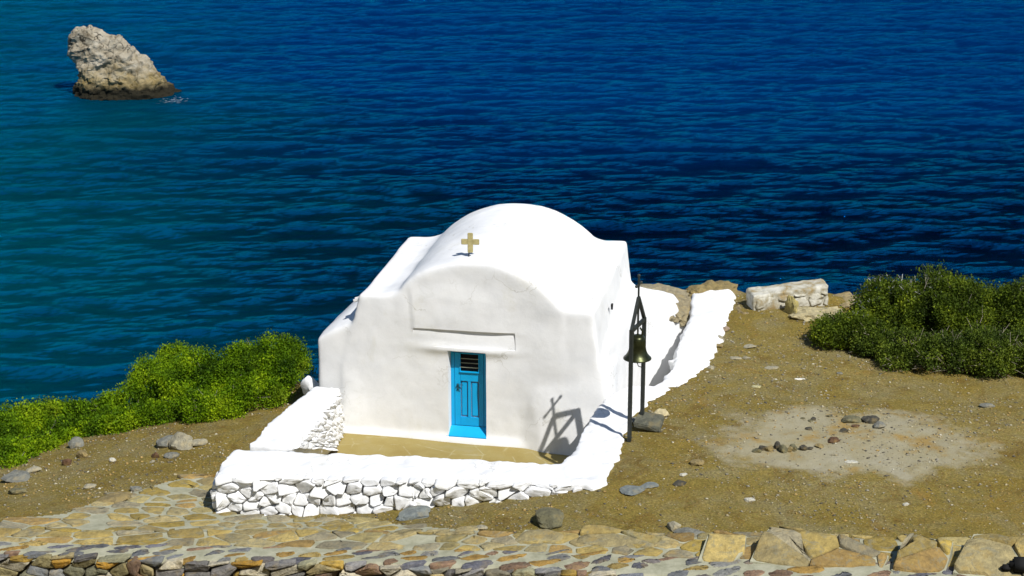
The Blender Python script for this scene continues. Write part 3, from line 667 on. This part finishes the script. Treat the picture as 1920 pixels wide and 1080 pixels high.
# stones bedded in the mortar: long shallow ones near the front edge, slabs behind
def tf_cap(lift, sh):
    def f(a, b, n):
        x = a + sh * b; t = b; y = float(wf(x) + (wb(x) + wig(x) - wf(x)) * t) - 26
        return (x, y, float(cap_h(x, t)) + n + lift)
    return f
cells = voronoi(pts_poisson(-9.6, 0.0, 9.6, .50, .36, .165, .45, 31, .9), -9.6, -.03, 9.6, .50, 2.0)
V, F, Cc = stones(cells, tf_cap(-.004, .35), .05, .02, PAL_LENS, 32, .05, 3, .8, .06, .28); mesh('bedded_stones', V, F, M_stone, rw, Cc)
cells = voronoi(pts_poisson(-9.6, .48, 9.6, 1.0, .42, .21, .48, 33, 1.0), -9.6, .46, 9.6, 1.02, 1.6)
V, F, Cc = stones(cells, tf_cap(-.003, .5), .03, .024, PAL_SLAB, 34, .16, 1, .97, .05, 0, PR_F); mesh('coping_slabs', V, F, M_slabstone, rw, Cc)
# raised end slabs along the back edge (right part)
def hull2(P):
    P = sorted(set((round(a, 5), round(b, 5)) for a, b in P)); cr_ = lambda o, a, b: (a[0]-o[0])*(b[1]-o[1]) - (a[1]-o[1])*(b[0]-o[0])
    def half(Q):
        h = []
        for p in Q:
            while len(h) > 1 and cr_(h[-2], h[-1], p) <= 0: h.pop()
            h.append(p)
        return h[:-1]
    return half(P) + half(P[::-1])
def clip_cell(cell, poly):
    n = len(poly); ar = sum(poly[i][0] * poly[(i+1) % n][1] - poly[(i+1) % n][0] * poly[i][1] for i in range(n)); sg = 1 if ar > 0 else -1
    for i in range(n):
        (ax, ay), (bx, by) = poly[i], poly[(i+1) % n]; f = lambda q: -sg * ((bx - ax) * (q[1] - ay) - (by - ay) * (q[0] - ax)); new = []
        for a in range(len(cell)):
            A, Bq = cell[a], cell[(a+1) % len(cell)]; fa, fb = f(A), f(Bq)
            if fa <= 0: new.append(A)
            if (fa < 0) != (fb < 0) and fa != fb: t = fa / (fa - fb); new.append((A[0] + (Bq[0] - A[0]) * t, A[1] + (Bq[1] - A[1]) * t))
        cell = new
        if len(cell) < 3: return None
    return cell
def raised(px_poly, zt, seed, sx_):
    pl = [(q[0], q[1] - 26) for q in [gz(a, b - 9 if b > 1018 + .01 * (a - 1000) else b, zt) for a, b in px_poly]]; pl = hull2(pl); xs_ = [q[0] for q in pl]; ys_ = [q[1] for q in pl]
    y0_, y1_ = min(ys_), max(ys_); yf_ = lambda x: min([A_[1] + (B2[1] - A_[1]) * (x - A_[0]) / (B2[0] - A_[0]) for A_, B2 in zip(pl, pl[1:] + pl[:1]) if abs(B2[0] - A_[0]) > 1e-6 and min(A_[0], B2[0]) - 1e-4 <= x <= max(A_[0], B2[0]) + 1e-4] + [y1_])
    zy = lambda x, y: .90 + (zt - .90) * min(1, max(0, (y - y0_) / (y1_ - y0_) * 1.5 + .02)); bm = bmesh.new(); prism(bm, pl, zt - .6, [zy(q[0], q[1]) - .03 for q in pl]); o = obj('raised_bed', bm, M_mortar, rw)
    cells = [clip_cell(c, pl) for c in voronoi(pts_poisson(min(xs_) - .1, min(ys_), max(xs_) + .1, max(ys_), sx_, .34, .4, seed, .7), min(xs_) - .2, min(ys_) - .2, max(xs_) + .2, max(ys_) + .2, 1.2)]
    V, F, Cc = stones([c for c in cells if c], lambda a, b, n: (a, b, zy(a, b) - .03 + n + .02 * math.sin(3 * a + seed)), .012, .035, PAL_SLAB, seed, .3, 1, 1, .08, 0, PR_F)
    mesh('raised_slab', V, F, M_slabstone, rw, Cc)
raised([(1309,1036),(1328,998),(1345,991),(1400,1002),(1393,1028),(1372,1040)], 1.13, 51, .9)
raised([(1407,1036),(1427,1003),(1442,988),(1560,998),(1668,1022),(1655,1045),(1500,1042)], 1.17, 52, .75)
raised([(1673,1048),(1696,1022),(1706,1001),(1720,1001),(1788,1014),(1775,1050),(1720,1052)], 1.17, 53, .5)
raised([(1789,1052),(1818,1017),(1826,998),(1862,998),(1925,1022),(1935,1060),(1850,1060)], 1.20, 54, .9)
raised([(1080,1010),(1092,985),(1130,984),(1180,992),(1230,1004),(1290,1012),(1270,1028),(1120,1024)], 1.0, 55, .7)
raised([(960,1008),(985,990),(1030,990),(1060,1004),(1050,1020),(970,1020)], .98, 56, .8)

# stone paved mound at the left, flush slabs in mortar
pv = tag(empty('stone_paving', (0, 0, 0)), 'worn ochre flagstone paving between the white wall corner and the retaining wall', 'paving')
POLY = [gz(*q)[:2] for q in ((0,1002,.5),(0,978,.45),(120,965,.4),(190,935,.3),(300,908,.22),(360,892,.2),(420,905,.25),(404,962,.3),(520,972,.35),(640,975,.42),(760,990,.55),(900,1000,.68),(900,1012,.8),(400,1010,.7))]
x0, x1 = min(p[0] for p in POLY), max(p[0] for p in POLY); y0, y1 = min(p[1] for p in POLY), max(p[1] for p in POLY)
gx, gy = np.meshgrid(np.arange(x0, x1, .05), np.arange(y0 - .2, y1 + .05, .05), indexing='ij')
gz_ = hgt(gx, gy); msk = inside(gx, gy, POLY)
sm_h = lambda x, y: base_h(np.array([x]), np.array([y]))[0] + .05
zz = base_h(gx, gy) + .045 + .02 * fbm(gx * 2, gy * 2, 4.); Fg = grid_faces(*gx.shape); Fg = Fg[msk.ravel()[Fg].all(1)]
npmesh('mortar_bed', np.stack([gx, gy, zz], -1).reshape(-1, 3), Fg, M_mortar, pv)
cl = [c for c in voronoi(pts_poisson(x0, y0 - .2, x1, y1, .42, .30, .48, 41, 1.0), x0, y0 - .2, x1, y1, 1.3) if inside(np.mean([p[0] for p in c]), np.mean([p[1] for p in c]), POLY)]
V, F, Cc = stones(cl, lambda a, b, n: (a, b, float(sm_h(a, b)) + n * .7 - .004), .036, .022, PAL_SLAB, 42, .08, 2, .95, .03); mesh('flagstones', V, F, M_slabstone, pv, Cc)

# ---------------------------------------------------------------- masonry block at the cliff edge
P = gz(1480, 585, 1.02)
mb = empty('masonry_block', (P[0], P[1] + .35, 1.0), R(14)); tag(mb, 'short whitewash-stained masonry block at the cliff edge', 'masonry block')
bm = bmesh.new(); prism(bm, [(-.85, -.26), (.82, -.24), (.86, .26), (-.82, .28)], -.35, [.40, .50, .52, .42])
def m_oldwhite():
    m, n, b = newmat('flaking_whitewash', .95, .1); v = ocoord(n)
    c = ramp(n, noise(n, 3.2, 8, .65, v, .5), [(.36, (.30, .22, .10)), (.46, (.40, .37, .28)), (.56, (.56, .54, .46)), (.75, (.68, .66, .58))])
    n.links.new(c, b.inputs['Base Color']); bump(n, b, noise(n, 12, 8, .7, v), .8, .03); return m
M_old = m_oldwhite()
plaster('core', bm, M_old, mb, .035, 3, .03, .3, .014, .07)
cells = voronoi(pts_poisson(-.82, -.15, .82, .36, .36, .2, .4, 61, .8), -.82, -.15, .82, .36, 1.4)
V, F, Cc = stones(cells, lambda a, b, n: (a, -.26 - n + .02, b), .02, .03, WH, 62, .05, 2, .85); mesh('stone_facing', V, F, M_old, mb)

# ---------------------------------------------------------------- loose rocks
GREY = (.20, .20, .17); PALE = (.34, .31, .22); TAN = (.26, .20, .09); DARK = (.07, .065, .05); OCH = (.30, .21, .05); BLU = (.19, .21, .20); WHT = (.55, .53, .44); OLV = (.15, .14, .08); RED = (.12, .065, .035)
def rock(px, py, wp, hm, col, label, dep=None, cat='rock', group=None, rz=None, seed=[100], name='rock', sinkf=.25, mat=None, tilt=(0, 0)):
    seed[0] += 1; P = on_ground(px, py); wm = wp / 104.0; dep = dep or wm * .75
    o = rock_mesh(name, (wm * 1.12, dep * 1.12, hm * 1.25), col, seed[0], mat, 3, 9)
    o.location = (P[0], P[1] + dep * .3, P[2] + hm * (.5 - sinkf)); r_ = random.Random(seed[0])
    o.rotation_euler = (tilt[0], tilt[1], r_.uniform(-.3, .3) if rz is None else rz)
    tag(o, label, cat, group); return o
rock(142, 838, 34, .17, GREY, 'grey rock at the foot of the left bushes, beside a gap in the leaves')
rock(342, 842, 46, .30, PALE, 'large pale grey rock in the earth below the big left bush')
rock(312, 838, 34, .22, GREY, 'mid-grey rock touching the left side of the large pale rock')
rock(322, 858, 26, .10, GREY, 'flat grey rock just in front of the large pale rock')
rock(370, 836, 30, .14, PALE, 'low pale rock on the right of the large pale rock')
rock(155, 858, 22, .14, TAN, 'tan rock on the slope below the grey rock by the left bushes')
rock(126, 872, 18, .12, RED, 'small reddish dark rock on the left slope')
rock(214, 944, 62, .13, TAN, 'long flat tan slab half buried at the edge of the ochre paving', .38, 'slab', None, .35)
rock(254, 922, 18, .12, GREY, 'small round grey stone at the end of the long tan slab', cat='stone')
rock(28, 926, 30, .10, OLV, 'low olive rock near the left border of the photo')
rock(22, 903, 46, .08, GREY, 'flat pale grey slab beside the lowest left bush', .5)
rock(166, 915, 24, .07, PALE, 'slim pale stone lying in the middle of the left slope', .1, 'stone', None, .5)
rock(292, 858, 14, .10, RED, 'small dark red stone just left of the flat grey rock', cat='stone')
rock(210, 865, 14, .06, WHT, 'tiny white stone in the middle of the left slope', cat='stone')
rock(60, 886, 26, .10, PALE, 'pale stone under the rim of the lowest left bush', cat='stone')
rock(286, 868, 9, .05, PALE, 'very small pale chip under the dark red stone', cat='stone')
rock(778, 972, 58, .09, BLU, 'blue-grey slab in the earth below the middle of the white wall', .45, 'slab', None, .4)
rock(900, 994, 20, .06, PALE, 'small pale oval stone between the blue-grey slab and the olive boulder', cat='stone')
rock(1030, 986, 56, .20, OLV, 'olive grey boulder bedded against the retaining wall top', .5, 'boulder')
rock(1182, 925, 40, .05, BLU, 'flat bluish flagstone right of the white wall corner', .3, 'slab', None, .45)
rock(1215, 915, 34, .05, BLU, 'smaller flat bluish flagstone overlapping the first one right of the white wall corner', .22, 'slab', None, .45)
rock(1263, 994, 22, .13, PALE, 'whitish stone close behind the retaining wall', cat='stone')
rock(1295, 1008, 40, .12, GREY, 'grey veined rock against the first tall ochre slab of the retaining wall', .25)
rock(1275, 910, 22, .06, DARK, 'dark thin stone in open earth left of the pale patch', cat='stone')
rock(1308, 872, 24, .07, TAN, 'tan stone in open earth between the bell frame and the pale patch', cat='stone')
rock(1282, 893, 12, .05, WHT, 'small white stone above the dark thin stone', cat='stone')
rock(1405, 940, 16, .05, WHT, 'small white stone below the left end of the pale patch', cat='stone')
rock(1240, 784, 24, .17, (.52, .45, .27), 'cream rounded stone behind the dark slab at the bell frame')
rock(1205, 792, 40, .06, GREY, 'thin grey flat stone under the rear post of the bell frame', .25)
rock(1598, 793, 30, .10, OLV, 'biggest dark oval stone at the far side of the pale patch', .25, 'stone')
rock(1634, 792, 28, .10, DARK, 'dark grey oval stone just right of the biggest oval stone', .22, 'stone')
rock(1648, 803, 22, .10, GREY, 'lighter grey stone in front of the dark pair on the pale patch', .18, 'stone')
rock(1583, 811, 14, .07, DARK, 'small dark stone in the centre of the pale patch', cat='stone')
rock(1563, 830, 24, .08, RED, 'reddish brown stone in the lower centre of the pale patch', .16, 'stone')
rock(1517, 806, 11, .06, DARK, 'little round dark stone left of centre on the pale patch', cat='stone')
rock(1526, 788, 9, .06, DARK, 'right one of two tiny dark stones at the far left of the pale patch', cat='stone')
rock(1519, 791, 8, .04, OLV, 'left one of two tiny dark stones at the far left of the pale patch', cat='stone')
rock(1505, 786, 8, .03, OLV, 'tiny flat stone at the far left rim of the pale patch', cat='stone')
rock(1555, 782, 9, .03, OLV, 'tiny stone on the far rim of the pale patch', cat='stone')
rock(1605, 800, 14, .03, RED, 'flat crumbled brown stone between the oval stones', cat='stone')
rock(1596, 868, 20, .03, WHT, 'flat white chip on the near part of the pale patch', .1, 'stone')
for (px, py, wp, hm, cl_), lb in zip([(1420,849,16,.07,OLV),(1430,845,13,.09,DARK),(1443,846,14,.09,TAN),(1457,842,10,.12,DARK),(1468,849,14,.12,OLV),(1480,848,12,.09,TAN),(1489,846,14,.12,OLV),(1508,844,16,.08,DARK),(1520,843,9,.04,DARK),(1537,840,15,.06,TAN)],
    ['first from the left', 'second from the left', 'third from the left', 'fourth from the left', 'fifth from the left', 'sixth from the left', 'seventh from the left', 'eighth from the left', 'smallest, ninth from the left', 'last, at the right end']):
    rock(px, py, wp, hm, cl_, 'small stone in the row on the pale patch, ' + lb, None, 'stone', 'small stones set in a row on the pale patch', name='row_stone', sinkf=.1)
rock(1852, 764, 26, .08, GREY, 'lone grey stone in front of the right end of the big bush', .15, 'stone')
rock(1408, 653, 24, .05, PALE, 'flat pale stone in the earth right of the white path wall', .2, 'stone')
rock(1380, 674, 24, .04, PALE, 'left one of two flat stones right of the white path wall', .12, 'stone')
rock(1400, 674, 14, .05, PALE, 'right one of two flat stones right of the white path wall', .12, 'stone')
rock(1500, 712, 20, .02, (.8, .78, .7), 'bright white chip in the middle of the earth terrace', .1, 'stone')
rock(1420, 727, 17, .03, (.5, .46, .25), 'yellowish flat stone left of the bright white chip', .12, 'stone')
rock(1448, 692, 26, .03, PALE, 'thin tan flat stone below the flat pale stone', .15, 'stone')
rock(1359, 622, 17, .12, (.33, .25, .18), 'upper of three rocks along the outer edge of the white path wall')
rock(1350, 640, 20, .12, PALE, 'middle of three rocks along the outer edge of the white path wall')
rock(1348, 652, 15, .09, TAN, 'lower of three rocks along the outer edge of the white path wall')
rock(1333, 692, 14, .06, PALE, 'pale stone at the bend of the white path wall', cat='stone')
rock(1700, 948, 10, .04, WHT, 'tiny white stone in the wide earth near the lower right', cat='stone')
rock(1575, 702, 10, .05, GREY, 'tiny grey stone at the front foot of the big right bush', cat='stone')
# outcrops at the rim
def outcrop(px, py, sz, col, label, seed, dz=0, rot=0, cat='rock outcrop'):
    P = gz(px, py, 1.05); o = rock_mesh('rock_outcrop', sz, col, seed, M_stone, 4, 9, None, .17); o.location = (P[0], P[1] + sz[1] * .4, .95 + dz); o.rotation_euler[2] = rot
    tag(o, label, cat)
outcrop(1268, 592, (.85, 1.5, .5), (.30, .25, .15), 'tan rock outcrop between the chapel buttress and the white path wall', 71, .0)
outcrop(1235, 562, (1.5, 1.1, .42), (.30, .26, .17), 'smooth tan rock behind the right rear corner of the chapel', 72, .02)
outcrop(1335, 556, (1.2, .9, .55), (.24, .185, .08), 'brown rock behind the far end of the white path wall', 73, .0)
outcrop(1395, 590, (.6, .8, .35), (.25, .19, .09), 'brown rock between the white path wall and the masonry block', 74, -.03)
outcrop(1528, 598, (1.15, .8, .52), (.44, .38, .22), 'smooth cream boulder leaning before the right side of the masonry block', 75, .05, .3, 'boulder')
outcrop(1487, 594, (.32, .5, .72), (.36, .30, .11), 'upright yellow rock in front of the middle of the masonry block', 76, .08, .2)
outcrop(1588, 574, (.8, .9, .42), (.33, .26, .13), 'low tan rock between the cream boulder and the big right bush', 77, .0)
# slab at the bell frame: a tilted dark plate
P = on_ground(1217, 812); bm = bmesh.new(); hull_bm([(-.25,-.16,-.06),(.22,-.24,-.06),(.29,.22,-.05),(-.16,.27,-.05),(-.27,-.13,.03),(.20,-.20,.03),(.27,.22,.04),(-.16,.26,.04),(.0,-.21,.04)], bm)
bmesh.ops.bevel(bm, geom=bm.edges[:], offset=.015, segments=2, affect='EDGES'); me = bpy.data.meshes.new('stone_slab'); bm.to_mesh(me); bm.free()
o = fin('stone_slab', me, M_stone, None, np.tile((.115, .115, .085), (len(me.vertices), 1)), False); o.location = (P[0], P[1] + .22, P[2] + .13); o.rotation_euler = (R(12), R(5), R(-4))
tag(o, 'dark grey tilted stone slab lying at the foot of the bell frame', 'slab')
# black fixture on the wall top at the lower right
P = gz(1908, 1072, .98)
bl = empty('floodlight', (P[0], P[1] + .05, .90)); tag(bl, 'small black fixture on the wall top at the lower right corner', 'light fixture')
bm = bmesh.new(); box(bm, (.34, .2, .24), (.06, 0, .16), None, .06); obj('housing', bm, M_black, bl, True)
bm = bmesh.new(); box(bm, (.16, .1, .10), (-.16, 0, .12), None, .03); obj('bracket', bm, M_black, bl, True)

# ---------------------------------------------------------------- gravel (uncountable)
n = 42000; gx = rng.uniform(-9.5, 10.5, n); gy = rng.uniform(26.6, 39.5, n)
dens = .35 + .65 * (fbm(gx * .6, gy * .6, 3.) > 0)
k = (rng.random(n) < dens) & ~inside(gx, gy, [(p[0], p[1]) for p in COURT]) & ~inside(gx, gy, front) & ~inside(gx, gy, side) & (gy < edge_y(gx) - .2) & (gy > wb(gx) + .15); gx, gy = gx[k], gy[k]
gh = hgt(gx, gy); n = len(gx)
oc = np.array([(1,0,0),(0,1,0),(-1,0,0),(0,-1,0),(0,0,1),(0,0,-1)], float); of = np.array([(0,1,4),(1,2,4),(2,3,4),(3,0,4),(1,0,5),(2,1,5),(3,2,5),(0,3,5)])
s_ = .006 + .026 * rng.random(n) ** 4; s3 = s_[:, None] * rng.uniform(.55, 1.4, (n, 3)) * [1.3, 1.1, .6]
th = rng.random(n) * 6.28; co_, si_ = np.cos(th), np.sin(th)
v = oc[None] * s3[:, None] * rng.uniform(.7, 1.2, (n, 6, 1)); vx = v[..., 0] * co_[:, None] - v[..., 1] * si_[:, None]; vy = v[..., 0] * si_[:, None] + v[..., 1] * co_[:, None]
V = np.stack([vx + gx[:, None], vy + gy[:, None], v[..., 2] + gh[:, None] + .004], -1).reshape(-1, 3)
pal = np.array([(.40,.36,.25),(.33,.28,.17),(.24,.22,.17),(.10,.09,.07),(.36,.24,.08),(.58,.55,.44)]); ci = rng.choice(6, n, p=[.09,.28,.25,.19,.17,.02])
tag(npmesh('gravel', V, (of[None] + (np.arange(n) * 6)[:, None, None]).reshape(-1, 3), M_pebble, None, np.repeat(pal[ci], 6, 0), False), 'fine gravel and stone chips strewn over the brown earth', 'gravel', kind='stuff')

# ---------------------------------------------------------------- bushes
def bush(name, blobs, nclump, mat, label, leaf=.05, seed=1, group=None, twigs=60, palet=((1,1,1),), ridge=False):
    """blobs: list of (x,y,z,rx,ry,rz). Leaf sprays on lumpy nested shells with gaps, stems inside."""
    r = np.random.default_rng(seed); B = np.array(blobs)
    c = B[:, :3].mean(0); root = empty(name, (c[0], c[1], min(H1(c[0], c[1]), 5))); tag(root, label, 'bush', group)
    org = np.array(root.location)
    wgt = (B[:, 3] * B[:, 4] + B[:, 3] * B[:, 5]) ; bi = r.choice(len(B), nclump, p=wgt / wgt.sum())
    d = r.normal(size=(nclump, 3)); d[:, 2] = np.abs(d[:, 2]) * 1.0 - .25; d /= np.linalg.norm(d, axis=1)[:, None]
    rad = 1 - .32 * r.random(nclump) ** 1.6
    bb = B[bi]; P = bb[:, :3] + d * bb[:, 3:] * rad[:, None]
    lump = fbm(P[:, 0] * 1.9, P[:, 1] * 1.9, P[:, 2] * 2.2 + seed, 3)
    P = P + d * (bb[:, 3:].mean(1) * .62 * lump)[:, None]
    gapn = fbm(P[:, 0] * 3.3 + 9, P[:, 1] * 3.3, P[:, 2] * 3.3, 2)
    keep = (gapn > -.13) | (rad < .76)
    g = hgt(P[:, 0], P[:, 1]); keep &= P[:, 2] > g - .03
    P = P[keep]; d = d[keep]; bb = bb[keep]; n = len(P)
    # leaves of each spray
    m = 9; Q = P[:, None] + r.normal(size=(n, m, 3)) * leaf * 1.35
    dirs = d[:, None] * .5 + r.normal(size=(n, m, 3)) * .9 + [0, 0, .2]; dirs /= np.linalg.norm(dirs, axis=2)[..., None]
    side_ = np.cross(dirs, r.normal(size=(n, m, 3))); side_ /= np.linalg.norm(side_, axis=2)[..., None]
    ln = leaf * r.uniform(.55, 1.25, (n, m, 1)); wd = ln * .36
    a = Q - dirs * ln * .5; b_ = Q + dirs * ln * .6
    V = np.stack([a, Q + side_ * wd, b_, Q - side_ * wd], 2).reshape(-1, 3) - org
    pa = np.array(palet); colr = pa[r.choice(len(pa), n)][:, None] * r.uniform(.78, 1.22, (n, m, 1)) * np.ones((1, 1, 3))
    npmesh('foliage', V, np.arange(len(V)).reshape(-1, 4), mat, root, np.repeat(colr.reshape(-1, 3), 4, 0), False)
    # stems
    tv = []; tfc = []
    def stick(A, Bp, r0, r1):
        dd = Bp - A; dd = dd / np.linalg.norm(dd); u = np.cross(dd, [.3, .5, .8]); u /= np.linalg.norm(u); w_ = np.cross(dd, u); k = len(tv)
        for Pp, rr in ((A, r0), (Bp, r1)):
            for q in range(4): tv.append(Pp + (u * math.cos(q * 1.571) + w_ * math.sin(q * 1.571)) * rr - org)
        for q in range(4): tfc.append((k + q, k + (q + 1) % 4, k + 4 + (q + 1) % 4, k + 4 + q))
    for q0, q1 in zip(B[:-1], B[1:]):
        e0, e1 = q0[:3].copy(), q1[:3].copy(); e0[2] = H1(e0[0], e0[1]) - .02; e1[2] = H1(e1[0], e1[1]) - .02; stick(e0, e1, .018, .014)
    for i in r.choice(n, min(n, twigs), replace=False):
        b0_ = bb[i, :3].copy(); b0_[2] = H1(b0_[0], b0_[1]) - .05; mid = b0_ + (P[i] - b0_) * r.uniform(.4, .6) + r.normal(size=3) * .08
        tip = P[i] + d[i] * r.uniform(-.02, .07); stick(b0_, mid, .016, .010); stick(mid, tip, .010, .004)
        for q in range(2): stick(mid + (tip - mid) * r.uniform(.3, .8), tip + r.normal(size=3) * .1, .006, .003)
    npmesh('branch', np.array(tv), np.array(tfc), M_twig, root)
    return root, P, d
def B_(px, py, z, rx, ry, rz):
    p = gz(px, py, z); return (p[0], p[1], z, rx, ry, rz)
LP_ = ((1, 1, 1), (1, 1, 1), (.75, .8, .9), (1.35, 1.2, 1.1), (.6, .65, .7))
bush('shrub', [B_(500,700,.30,.72,.75,.56), B_(440,708,.25,.75,.8,.50), B_(370,722,.15,.85,.8,.55), B_(300,725,.0,.60,.8,.48), B_(460,745,.10,.75,.6,.40), B_(395,770,.0,.8,.5,.34), B_(540,690,.25,.42,.5,.45), B_(300,775,-.1,.6,.5,.32), B_(325,672,.12,.30,.4,.22)],
     22000, M_leaf_bright, 'large bright green bush directly left of the chapel', .042, 1, None, 70, LP_)
bush('shrub', [B_(225,775,-.25,.6,.6,.40), B_(160,790,-.35,.55,.6,.36), B_(240,800,-.3,.5,.45,.28), B_(190,810,-.35,.5,.3,.22)], 7500, M_leaf_bright, 'medium green bush between the large bright one and the lowest one on the left', .048, 2, None, 30, LP_)
bush('shrub', [B_(100,800,-.45,.7,.6,.40), B_(40,812,-.5,.7,.65,.42), B_(-30,830,-.5,.7,.65,.42), B_(110,825,-.45,.6,.4,.25), B_(20,862,-.45,.55,.35,.26), B_(60,845,-.45,.6,.35,.26), B_(10,882,-.42,.5,.3,.2)], 11000, M_leaf_bright, 'low green bush at the left border of the photo above the bare slope', .048, 3, None, 40, ((.8,.85,1),)+LP_)
RP_ = ((1, 1, 1), (.7, .75, .8), (.9, .95, 1.1), (1.4, 1.3, 1.0), (.5, .55, .6))
root, PB, DB = bush('shrub', [B_(1730,588,1.45,1.05,.9,.74), B_(1800,588,1.52,1.1,.9,.70), B_(1880,600,1.42,1.1,1.0,.62), B_(1660,600,1.3,.8,.8,.55), B_(1610,625,1.2,.65,.6,.42), B_(1960,600,1.4,1.0,1.,.62), B_(1560,630,1.15,.42,.5,.30)],
     26000, M_leaf_dark, 'biggest rounded dark green bush at the right, tallest on the terrace', .044, 4, None, 110, RP_)
bush('shrub', [B_(1720,665,1.15,.75,.5,.42), B_(1790,670,1.2,.8,.55,.46), B_(1870,670,1.2,.85,.6,.5), B_(1950,672,1.2,.8,.6,.5), B_(1650,652,1.1,.5,.4,.30)],
     14000, M_leaf_dark, 'grey-green low bush in front of the biggest bush, touching the bare earth', .042, 5, None, 420, ((.9,.92,1.5),(.65,.7,1.0),(1.25,1.2,1.8),(.5,.55,.8)))
# dry grey tips along the seaward crest of the big bush
r = np.random.default_rng(9); sel = [i for i in range(len(PB)) if PB[i, 2] > 1.55 and PB[i, 0] < 8.5 and DB[i, 1] > -.35]
tv = []; tfc = []; org = np.array(root.location)
for i in r.choice(sel, 900):
    A = PB[i] - org; Bq = A + DB[i] * r.uniform(.03, .10) + r.normal(size=3) * .04; u = r.normal(size=3) * .0035; k_ = len(tv); tv += [A - u, A + u, Bq + u * .4, Bq - u * .4]; tfc.append((k_, k_+1, k_+2, k_+3))
npmesh('dry_tip', np.array(tv), np.array(tfc), m_plain('dry_tip_grey', (.42, .42, .40), .9, .2), root)

# ---------------------------------------------------------------- sea stack
def seastack():
    W = gz(150, 180, SEA); Yr = W[1] + .9; k = FPX
    def xz(px, py):
        r_ = ray(px, py); t = Yr / r_[1]; q = C0 + r_ * t; return q[0], q[2]
    out = [(150,48),(172,52),(196,64),(215,66),(236,78),(262,100),(286,121),(299,138),(314,156),(328,168),(336,182),(300,192),(262,186),(225,178),(190,182),(150,182),(140,168),(148,150),(150,128),(134,112),(127,95),(130,72),(138,52)]
    pts = [xz(*q) for q in out]; base = xz(235, 180); cx, cz = base
    root = empty('sea_stack', (cx, Yr, SEA)); tag(root, 'pale leaning rock stack rising alone out of the blue sea', 'sea rock')
    pts = [(p[0] - cx, max(p[1] - SEA, -.6) if i in range(10, 17) else p[1] - SEA) for i, p in enumerate(pts)]
    ctr = np.mean(pts, 0); lay = [(-1.5, .45, .5), (-1.15, .80, .2), (-.5, .97, 0), (.3, 1.0, 0), (1.4, .86, -.1), (2.4, .5, -.2)]
    bm = bmesh.new(); rings = []
    for y, s_, dzz in lay: rings.append([bm.verts.new((ctr[0] + (p[0] - ctr[0]) * s_, y - .25 * (p[1] < 1.5), p[1] if p[1] < .0 else max(-.4, ctr[1] * s_ * .6 + ctr[1] * .4 * s_ * 0 + (p[1] - ctr[1] * .6) * s_))) for p in pts])
    for A, Bq in zip(rings[:-1], rings[1:]):
        for i in range(len(A)): bm.faces.new((A[i], A[(i+1) % len(A)], Bq[(i+1) % len(A)], Bq[i]))
    bm.faces.new(rings[0]); bm.faces.new(rings[-1][::-1]); bmesh.ops.recalc_face_normals(bm, faces=bm.faces[:])
    def fn(x, y, z):
        a = 1 - np.abs(fbm(x * .75 + .5 * z, y * .75, z * 1.3 - .55 * x, 4)) * 2; b = np.floor((z * .8 - .55 * x + .6 * fbm(x, y, z, 2)) * 2.2) 
        return .30 * a - .22 + .10 * vn(b * 3.7, np.round(x * .7), 0) + .13 * fbm(x * 4, y * 4, z * 4, 3)
    def tl(px, py, dy, dz=0): q = xz(px, py); return (q[0] - cx, dy, q[1] - SEA + dz)
    hull_bm([tl(245,140,-.3), tl(312,150,.0), tl(240,186,-.9), tl(346,192,-.5), tl(345,172,.1), tl(322,160,.3), tl(240,150,1.2), tl(310,178,1.3), tl(338,190,0,-.6), tl(240,186,0,-.8)], bm)
    hull_bm([tl(262,160,-.9), tl(285,168,-1.0), tl(255,188,-1.6), tl(300,190,-1.4), tl(262,160,.5), tl(300,180,.5), tl(250,190,0,-.6)], bm)
    hull_bm([tl(150,150,-.9), tl(200,158,-1.2), tl(145,184,-1.3), tl(215,184,-1.6), tl(150,150,.5), tl(215,160,.5), tl(150,190,0,-.6)], bm)
    o = plaster('stack_rock', bm, M_cliff, root, .085, 2, .12, 1.5, .06, .25, (), fn); o.data.set_sharp_from_angle(angle=R(30))
seastack()
